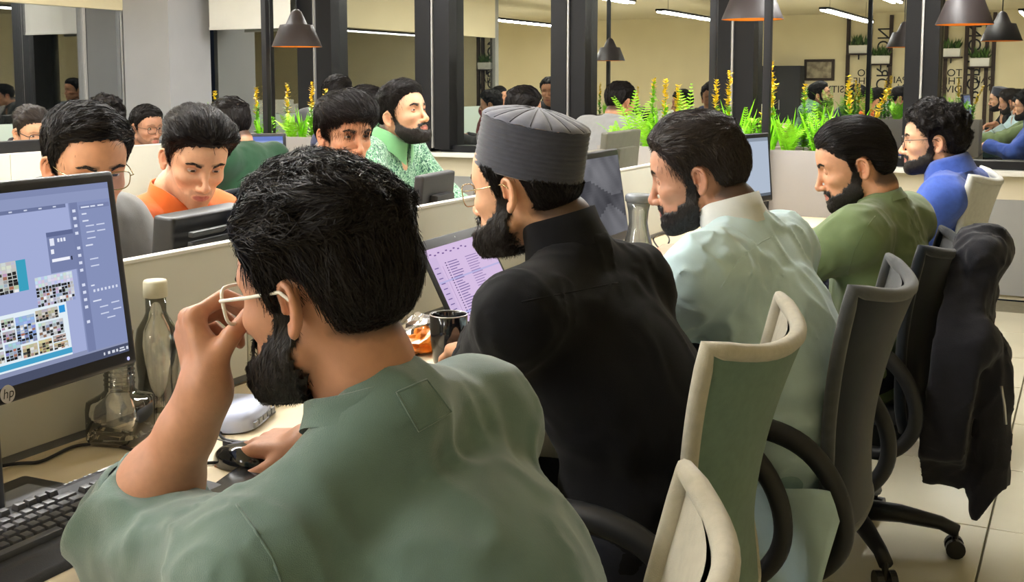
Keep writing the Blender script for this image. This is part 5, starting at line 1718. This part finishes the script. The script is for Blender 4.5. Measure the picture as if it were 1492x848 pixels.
add_seated('clean shaven man in orange bending over a black ribbed monitor', (-2.16, 2.33, 1.145), 0, lod=1, seed=21, skin='d', angles=(-30, 24, -4), lean=.16, neckz=1.045,
    hair_top=.024, hair_side=.006, hair_front=.012, flow='back', lift=.006, strand=.05, stubble=.3, eye_open=.42, gaze=(0, 14), lid_drop=4, cloth=dict(name='kurta', mat=orange, collar='band', grow=.016, fold=.006),
    hl=dict(wrist=(-1.93, 2.50, .97), elbow=(-1.95, 2.68, .80), dir=(-.2, -.5, .75), back=(.9, .0, .4), pose=FIST, cuff=.85))
add_seated('man with thinning temples and glasses hidden behind the large lit monitor', (-1.985, 1.80, 1.165), 0, lod=1, seed=22, skin='a', angles=(-22, 16, 0), lean=.12,
    hair_top=.020, hair_side=.010, hairline=.012, flow='side', strand=.05, stubble=.3, eye_open=.3, glasses=dict(mat='wire', r=.0012), cloth=dict(name='shirt', mat=grey, collar='fold'))
add_seated('man with a long dark fringe peering past the hair of the sweatshirt man', (-2.235, 3.13, 1.175), 0, lod=1, seed=23, skin='a', angles=(-26, 8, 0),
    hair_top=.028, hair_side=.016, hair_front=.014, hairline=-.022, ramp=.012, flow='fringe', strand=.08, lift=.004, stubble=.1, eye_open=.5, cloth=dict(name='shirt', mat=navy, collar='crew'))
add_seated('bearded man with raised chin in a green collared leaf print shirt', (-2.455, 3.84, 1.215), 0, lod=1, seed=24, skin='d', angles=(-6, -12, 0), lean=.06,
    hair_top=.020, hair_side=.007, hair_front=.010, flow='side', strand=.045, beard=.010, cheek=-.004, eye_open=.4, cloth=dict(name='shirt', mat=print_mat(), collar='fold', collar_mat=garment_mat('green_collar', S(120, 176, 124)), grow=.016))
# ---- the farther desk row
add_seated('man seen from behind in a bottle green sweater', (-3.74, 4.30, 1.135), 180, lod=2, seed=25, skin='a', angles=(-14, 10, 0), hair_top=.022, hair_side=.010, flow='messy', cloth=dict(name='sweater', mat=dgreen, collar='crew'))
add_seated('bowed man with dark rimmed glasses and swept brown hair', (-5.0, 4.18, 1.085), 0, lod=2, seed=26, skin='d', eyes=True, angles=(-14, 16, 0), hair_top=.026, hair_side=.007, flow='back', hair_mat='hairbrown', glasses=dict(mat='darkframe', r=.002), stubble=.3, cloth=dict(name='shirt', mat=char, collar='fold'))
add_seated('moustached man with wire glasses beyond the second desk row', (-4.93, 4.93, 1.085), 0, lod=2, seed=27, skin='b', eyes=True, angles=(-10, 8, 0), hair_top=.014, hair_side=.007, flow='side', glasses=dict(mat='darkframe', r=.0014), stubble=.55, cloth=dict(name='shirt', mat=char, collar='crew'))
add_seated('dark haired man at the glazed office desks, seen from behind', tuple(at_d(80, 190, 8.0)), 180, lod=2, seed=28, skin='a', angles=(-10, 10, 0), hair_top=.02, hair_side=.012, cloth=dict(name='shirt', mat=navy, collar='crew'))
add_seated('curly haired man at the glazed office desks, seen from behind', tuple(at_d(155, 176, 7.1)), 165, lod=2, seed=29, skin='d', angles=(4, 6, 0), hair_top=.034, hair_side=.02, hair_back=.012, flow='curly', hair_lump=.012, hair_lf=(40, 40, 40), cloth=dict(name='shirt', mat=char, collar='crew'))
# ---- people by the windows and in the rear bay (seen in the night glass)
add_seated('man in a pale grey shirt facing the windows, seen from behind', tuple(at_d(903, 152, 7.2)), 75, lod=2, seed=30, angles=(0, 8, 0), hair_top=.014, hair_side=.010, cloth=dict(name='shirt', mat=garment_mat('pale_grey_cotton', S(150, 150, 150)), collar='crew'))
add_seated('dark haired man beyond the grey black cap, near the windows', tuple(at_d(762, 165, 6.5)), 60, lod=2, seed=31, angles=(0, 10, 0), hair_top=.024, hair_side=.012, flow='messy', cloth=dict(name='shirt', mat=char, collar='crew'))
add_seated('dark haired man in navy behind the fringe haired man', tuple(at_d(532, 168, 5.6)), 70, lod=2, seed=32, angles=(0, 8, 0), hair_top=.016, hair_side=.012, cloth=dict(name='shirt', mat=garment_mat('indigo_cotton', S(52, 58, 92)), collar='crew'))
add_seated('dark haired person by the smaller planter close to the windows', tuple(at_d(492, 142, 7.4)), 80, lod=2, seed=33, angles=(0, 4, 0), hair_top=.016, hair_side=.012, cloth=dict(name='shirt', mat=char, collar='crew'))
add_seated('person in maroon at the rear desks', (-6.6, 2.9, 1.16), 0, lod=2, seed=34, hair_top=.02, hair_side=.02, cloth=dict(name='tunic', mat=maroon, collar='crew'))
# ================================================================== plants in the troughs
def leafmat(name, a, rough=.45):
    m = mat(name, a, rough, .4, .18, 40)
    b = m.node_tree.nodes['Principled BSDF']
    b.inputs['Subsurface Weight'].default_value = 0.0
    return m
M['fern'] = leafmat('fern_leaf', S(140, 205, 40)); M['grassy'] = leafmat('grass_blade', S(135, 215, 30)); M['yellow'] = leafmat('yellow_leaf', S(226, 196, 40)); M['mid'] = leafmat('green_leaf', S(115, 180, 36)); M['stemg'] = leafmat('green_stem', S(84, 120, 30))
PZ = DZ + .262
def leafblade(mb, p, d, up, L, w, bend=.3, n=3):
    p, d, up = Vector(p), Vector(d).normalized(), Vector(up)
    s = d.cross(up); s = s.normalized() if s.length > 1e-4 else Vector((1, 0, 0))
    vs = []
    for i in range(n + 1):
        t = i / n
        c = p + d * (L * t) + Vector((0, 0, -bend * L * t * t))
        ww = w * (math.sin(math.pi * min(1, .12 + .88 * t)) ** .8) / 2
        vs += [c - s * ww, c + s * ww]
    mb.add(vs, [(2 * i, 2 * i + 1, 2 * i + 3, 2 * i + 2) for i in range(n)])
def fern(x, y, top, label, seed, n=9, lean=(0, 0), wide=1.0):
    r = random.Random(seed)
    t = thing('fern', label, 'fern', (x, y, PZ), r.random() * 6, 'ferns in the planter troughs')
    H = top - PZ
    for k in range(n):
        a = 2 * math.pi * k / n + r.uniform(-.3, .3)
        mb = MB()
        L = H * r.uniform(.8, 1.05); out = wide * r.uniform(.25, .75) * (0.15 if k == 0 else 1)
        d = Vector((math.cos(a), math.sin(a), 0))
        pts = []
        for i in range(20):
            q = i / 19
            pts.append(d * (L * out * q ** 1.6) + Vector((0, 0, L * (q - .32 * out * q ** 3))))
        mb.tube(pts, [.0022 * (1 - i / 22) for i in range(20)], 4, cap=False)
        for i in range(2, 20):
            tng = (pts[i] - pts[i - 1]).normalized()
            sd = tng.cross(Vector((-d.y, d.x, 0)).cross(tng)).normalized()
            lw = min(1, H / .22) * .046 * wide * math.sin(math.pi * (i / 19) ** .75 * .93 + .12) + .006
            for s in (-1, 1):
                leafblade(mb, pts[i], sd * s + tng * .45 + Vector((0, 0, r.uniform(-.15, .1))), tng.cross(sd), lw, .0075, .1, 2)
        mb.build('frond', M['fern'], t)
    return t
def spike(x, y, top, label, seed, lean=0.0, yell=.5):
    """upright stem with whorls of small round leaves, yellow towards the tip"""
    r = random.Random(seed)
    t = thing('spike_plant', label, 'plant', (x, y, PZ), 0, 'spike plants in the planter troughs')
    H = top - PZ
    ax = [Vector((lean * H * q * q, r.uniform(-.004, .004), H * q)) for q in [i / 12 for i in range(13)]]
    MB().tube(ax, [.003 - .0015 * i / 12 for i in range(13)], 5).build('stem', M['stemg'], t)
    lo, hi = MB(), MB()
    N = int(H / .011)
    for i in range(int(N * .15), N + 1):
        q = i / N
        p = Vector((lean * H * q * q, 0, H * q))
        for k in range(3):
            a = i * 2.4 + 2 * math.pi * k / 3 + r.uniform(-.5, .5)
            L = (.036 * (1 - .55 * q) + .008) * r.uniform(.8, 1.2)
            leafblade(hi if q + r.uniform(-.12, .12) > 1 - yell else lo, p, (math.cos(a), math.sin(a), r.uniform(.35, 1.3)), (0, 0, 1), L, L * .6, .2, 3)
    lo.build('leaves', M['mid'], t); hi.build('tip_leaves', M['yellow'], t)
def tuft(x, y, top, label, seed, n=26, spread=.45):
    r = random.Random(seed)
    t = thing('grass_plant', label, 'plant', (x, y, PZ), 0, 'grassy plants in the planter troughs')
    H = top - PZ
    for grp in range(3):
        mb = MB()
        for k in range(n // 3):
            a = r.random() * 6.28; o = r.uniform(.05, spread)
            leafblade(mb, (r.uniform(-.02, .02), r.uniform(-.02, .02), 0), (math.cos(a) * o, math.sin(a) * o, 1), (-math.sin(a), math.cos(a), 0), H * r.uniform(.55, 1.12), .011, r.uniform(.0, .35), 6)
        mb.build('blades', M['grassy'], t)
def bush(x, y, top, label, seed, n=90):
    r = random.Random(seed)
    t = thing('leafy_plant', label, 'plant', (x, y, PZ), 0, 'leafy plants in the planter troughs')
    H = top - PZ
    for part in range(2):
        mb = MB()
        for k in range(n // 2):
            z = r.random() ** .8
            a = r.random() * 6.28
            rad = .07 * math.sin(math.pi * min(1, .2 + z * .8)) + .01
            leafblade(mb, (math.cos(a) * rad * .4, math.sin(a) * rad * .4, H * z * .85), (math.cos(a), math.sin(a), r.uniform(.2, 1)), (0, 0, 1), r.uniform(.025, .045), .012, .3, 3)
        mb.build('leaves', M['mid'] if part else M['fern'], t)
    MB().tube([(0, 0, -.01), (0, 0, H * .8)], .003, 5).build('stem', M['stemg'], t)
P1Y, P2Y = 5.30, 5.30
def atp(px, py, dy=0.0): p = at_Y(px, py, 5.30 + dy); return p[0], 5.30 + dy, p[2]
rr = random.Random(77)
_pl = [
 ('fern', 925, 122, 'tall lime fern at the trough end beside the dark monitor backs'), ('fern', 1003, 120, 'upright lime fern behind the pale tunic man, by the black post'),
 ('spike', 950, 116, 'green spike rising between the two lime ferns'), ('spike', 970, 118, 'yellow tipped spike just past the lime trough end fern'), ('spike', 987, 126, 'short yellow tipped spike close to the upright lime fern'),
 ('spike', 1043, 119, 'yellow tipped spike beside the thin black post'), ('spike', 1060, 105, 'tall yellow tipped spike behind the messy brown hair'), ('spike', 1105, 124, 'leaning yellow spike beside the bright upright monitor'),
 ('spike', 1128, 92, 'tallest yellow tipped spike of the larger trough'), ('spike', 1173, 125, 'thin green spike among the broad grass blades'), ('spike', 1240, 112, 'yellow tipped spike above the slicked back hair'), ('spike', 1268, 132, 'bent yellow spike at the trough corner'),
 ('tuft', 1075, 140, 'grassy clump behind the bright upright monitor'), ('tuft', 1150, 135, 'broad grassy clump in the middle of the larger trough'), ('tuft', 1195, 142, 'grassy clump behind the slicked back hair'), ('tuft', 965, 150, 'grassy clump between the lime ferns'),
 ('fern', 1150, 168, 'low fern spilling over the trough front'), ('fern', 1225, 150, 'spreading fern over the slicked back hair'), ('bush', 1095, 165, 'leafy clump under the leaning yellow spike'), ('bush', 1190, 170, 'leafy clump under the grassy blades'), ('bush', 1040, 165, 'leafy clump behind the messy brown hair'), ('bush', 1262, 168, 'leafy clump at the trough corner'),
 ('fern', 945, 150, 'arching fern below the green spike between the lime ferns'), ('fern', 1085, 158, 'arching fern beside the bright upright monitor'), ('tuft', 1235, 150, 'grassy clump beneath the yellow tipped spike over slick hair'), ('tuft', 1120, 150, 'grassy clump at the foot of the tallest spike'), ('fern', 900, 168, 'drooping fern at the very end of the larger trough'), ('fern', 1190, 150, 'arching fern among the broad grass blades'),
 ('fern', 300, 146, 'lime fern over the head of the man in bottle green'), ('spike', 315, 134, 'slender spike beside the lime fern over the bottle green sweater'), ('spike', 373, 128, 'yellow tipped spike beside the thin black post of the smaller trough'), ('spike', 386, 126, 'tall yellow tipped spike over the lit blue monitor'),
 ('spike', 418, 122, 'yellow tipped spike beneath the pendant lamp of the smaller trough'), ('spike', 452, 122, 'green and yellow spike near the fringe haired man'), ('spike', 472, 132, 'broad yellow spike brushing the fringe haired man'), ('tuft', 440, 158, 'grassy clump in the smaller trough beside the fringe haired man'), ('tuft', 380, 160, 'grassy clump above the lit blue monitor'), ('bush', 395, 165, 'leafy clump at the front of the smaller trough'), ('bush', 455, 172, 'leafy clump next to the fringe haired man'), ('fern', 425, 160, 'small fern in the middle of the smaller trough'),
]
for i, (kd, px, py, lb) in enumerate(_pl):
    x, y, zt = atp(px, py, rr.uniform(-.06, .08))
    if kd == 'fern': fern(x, y, zt, lb, i, n=5 if py < 150 else 6, wide=1.0)
    elif kd == 'spike': spike(x, y, zt, lb, i, lean=.25 if 'leaning' in lb or 'bent' in lb else rr.uniform(-.05, .05), yell=.12 if 'green spike' in lb else .45)
    elif kd == 'tuft': tuft(x, y, zt, lb, i)
    else: bush(x, y, zt, lb, i)
# ================================================================== jacket over the black chair, details on clothes
jm = garment_mat('black_nylon', S(34, 34, 40), bump=.3, bscale=300, var=.08, sheen=.1)
def jacket():
    t = thing('jacket', 'crumpled black jacket draped over a chair back with one sleeve hanging', 'jacket', (-.355, 3.32, -.03))
    def body(P):
        x, y, z = P[:, 0], P[:, 1], P[:, 2]
        # sheet folded over the chair top, falling behind it and a little in front
        k = np.clip((.965 - z) / .55, 0, 1)
        cx = .095 + .10 * k * 0 + (.955 - z) * -.10
        w = np.interp(z, [.30, .45, .7, .9, .97], [.19, .235, .245, .225, .17]).astype(f32)
        d = np.maximum(np.abs(x - cx) - .052, np.abs(y + .005) - w)
        d = smax(d, z - .985 + 1.2 * (y / .5) ** 2, .03)
        bot = .335 + .05 * np.sin(y * 14 + .6) + .10 * sst(y, -.1, -.2)
        d = smax(d, bot - z, .012)
        hang = rcone(P, (.14, -.10, .62), (.155, -.13, .25), .055, .045)       # sleeve
        hang = np.maximum(hang, .275 + .05 * np.sin(x * 40) - z)
        fold = rcone(P, (.12, -.2, .72), (.13, .2, .60), .05, .045)
        hood = ell(P, (.11, .0, .93), (.065, .16, .065))
        d = smin(d, fold, .04); d = smin(d, hood, .03); d = smin(d, hang, .03)
        wq = P + .05 * np.stack([vnoise(P, 8, 61), vnoise(P, 8, 62), vnoise(P, 8, 63)], 1)
        n1 = vnoise(wq, (10, 16, 6), 64); n2 = vnoise(wq, (22, 30, 14), 65)
        return d - .010 * n1 - .007 * np.maximum(0, 1 - np.abs(n1) * 4) - .005 * np.maximum(0, 1 - np.abs(n2) * 4)
    V, F = sdf_mesh(body, (-.02, -.32, .18), (.30, .32, 1.03), .0075, 1)
    np_mesh('shell', V, F, jm, t)
    MB().tube([(.175, -.16, .60), (.185, -.165, .55), (.19, -.16, .50)], .004, 6).build('zip', M['alu'], t, smooth=True)
jacket()
def on_cloth(p, pix, lift):
    """follow each pixel's ray until it meets the garment; points in the person's frame"""
    D = np.array([ray(*q) for q in pix]); D /= np.linalg.norm(D, axis=1, keepdims=True)
    tt_ = np.full(len(D), .35)
    for _ in range(70):
        P = np.array([p['W'](_C + d * k) for d, k in zip(D, tt_)], f32)
        tt_ = tt_ + np.clip((p['shirt'](P) - lift) * .7, -.02, .08)
    return np.array([p['W'](_C + d * k) for d, k in zip(D, tt_)], f32)
def patch(p, quad, m, name='neck_patch'):
    (a, b, c, d) = [np.array(q, float) for q in quad]
    n = 10
    pts = [(a * (1 - i / n) + b * i / n) * (1 - j / n) + (d * (1 - i / n) + c * i / n) * j / n for j in range(n + 1) for i in range(n + 1)]
    P = on_cloth(p, pts, .0028)
    F = np.array([(j * (n + 1) + i, j * (n + 1) + i + 1, (j + 1) * (n + 1) + i + 1, (j + 1) * (n + 1) + i) for j in range(n) for i in range(n)])
    np_mesh(name, P, F[:, ::-1], m, p['obj'])
    ed = [i for i in range(n + 1)] + [j * (n + 1) + n for j in range(1, n + 1)] + [n * (n + 1) + i for i in range(n - 1, -1, -1)] + [j * (n + 1) for j in range(n - 1, 0, -1)]
    MB().tube([tuple(P[k]) for k in ed], .0014, 5, closed=True).build('patch_seam', m, p['obj'], smooth=True)
patch(p1, [(578, 572), (622, 553), (658, 600), (610, 628)], gm)
def seam(p, pix, m, r=.0022, name='seam'):
    W_ = []
    for i in range(len(pix) - 1):
        a, b = np.array(pix[i], float), np.array(pix[i + 1], float)
        W_ += [a + (b - a) * k / 6 for k in range(6)]
    W_.append(np.array(pix[-1], float))
    P = on_cloth(p, W_, -.0008)
    ok = np.linalg.norm(np.diff(P, axis=0), axis=1) < .08
    if ok.all(): MB().tube([tuple(q) for q in P], r, 6).build(name, m, p['obj'], smooth=True)
seam(p1, [(345, 735), (370, 770), (395, 810), (410, 846)], gm, .0018, 'sleeve_seam')
seam(p2, [(760, 440), (800, 432), (850, 422), (900, 412)], bm, .0017, 'yoke_seam')
seam(p3, [(1050, 420), (1075, 380), (1110, 352), (1125, 345)], wm, .0017, 'yoke_seam')
seam(p4, [(1235, 400), (1245, 365), (1262, 332), (1275, 315)], om, .0017, 'sleeve_seam')
# hanging tail of the pale tunic over the near side of the seat
tt = p3['obj']
def tail(u, v):
    y = -.235 - .02 * math.sin(u * 7 + v * 2) - .012 * v
    x = -.14 + .30 * u * (1 - .45 * v) + .05 * v
    z = .56 - .27 * v * (1 - .35 * abs(u - .55)) + .01 * math.sin(u * 9)
    return (x - .02, -y, z)
mb = MB().grid(tail, 18, 14); q = mb.build('tunic_tail', wm, tt, smooth=True)
sm = q.modifiers.new('thick', 'SOLIDIFY'); sm.thickness = .003
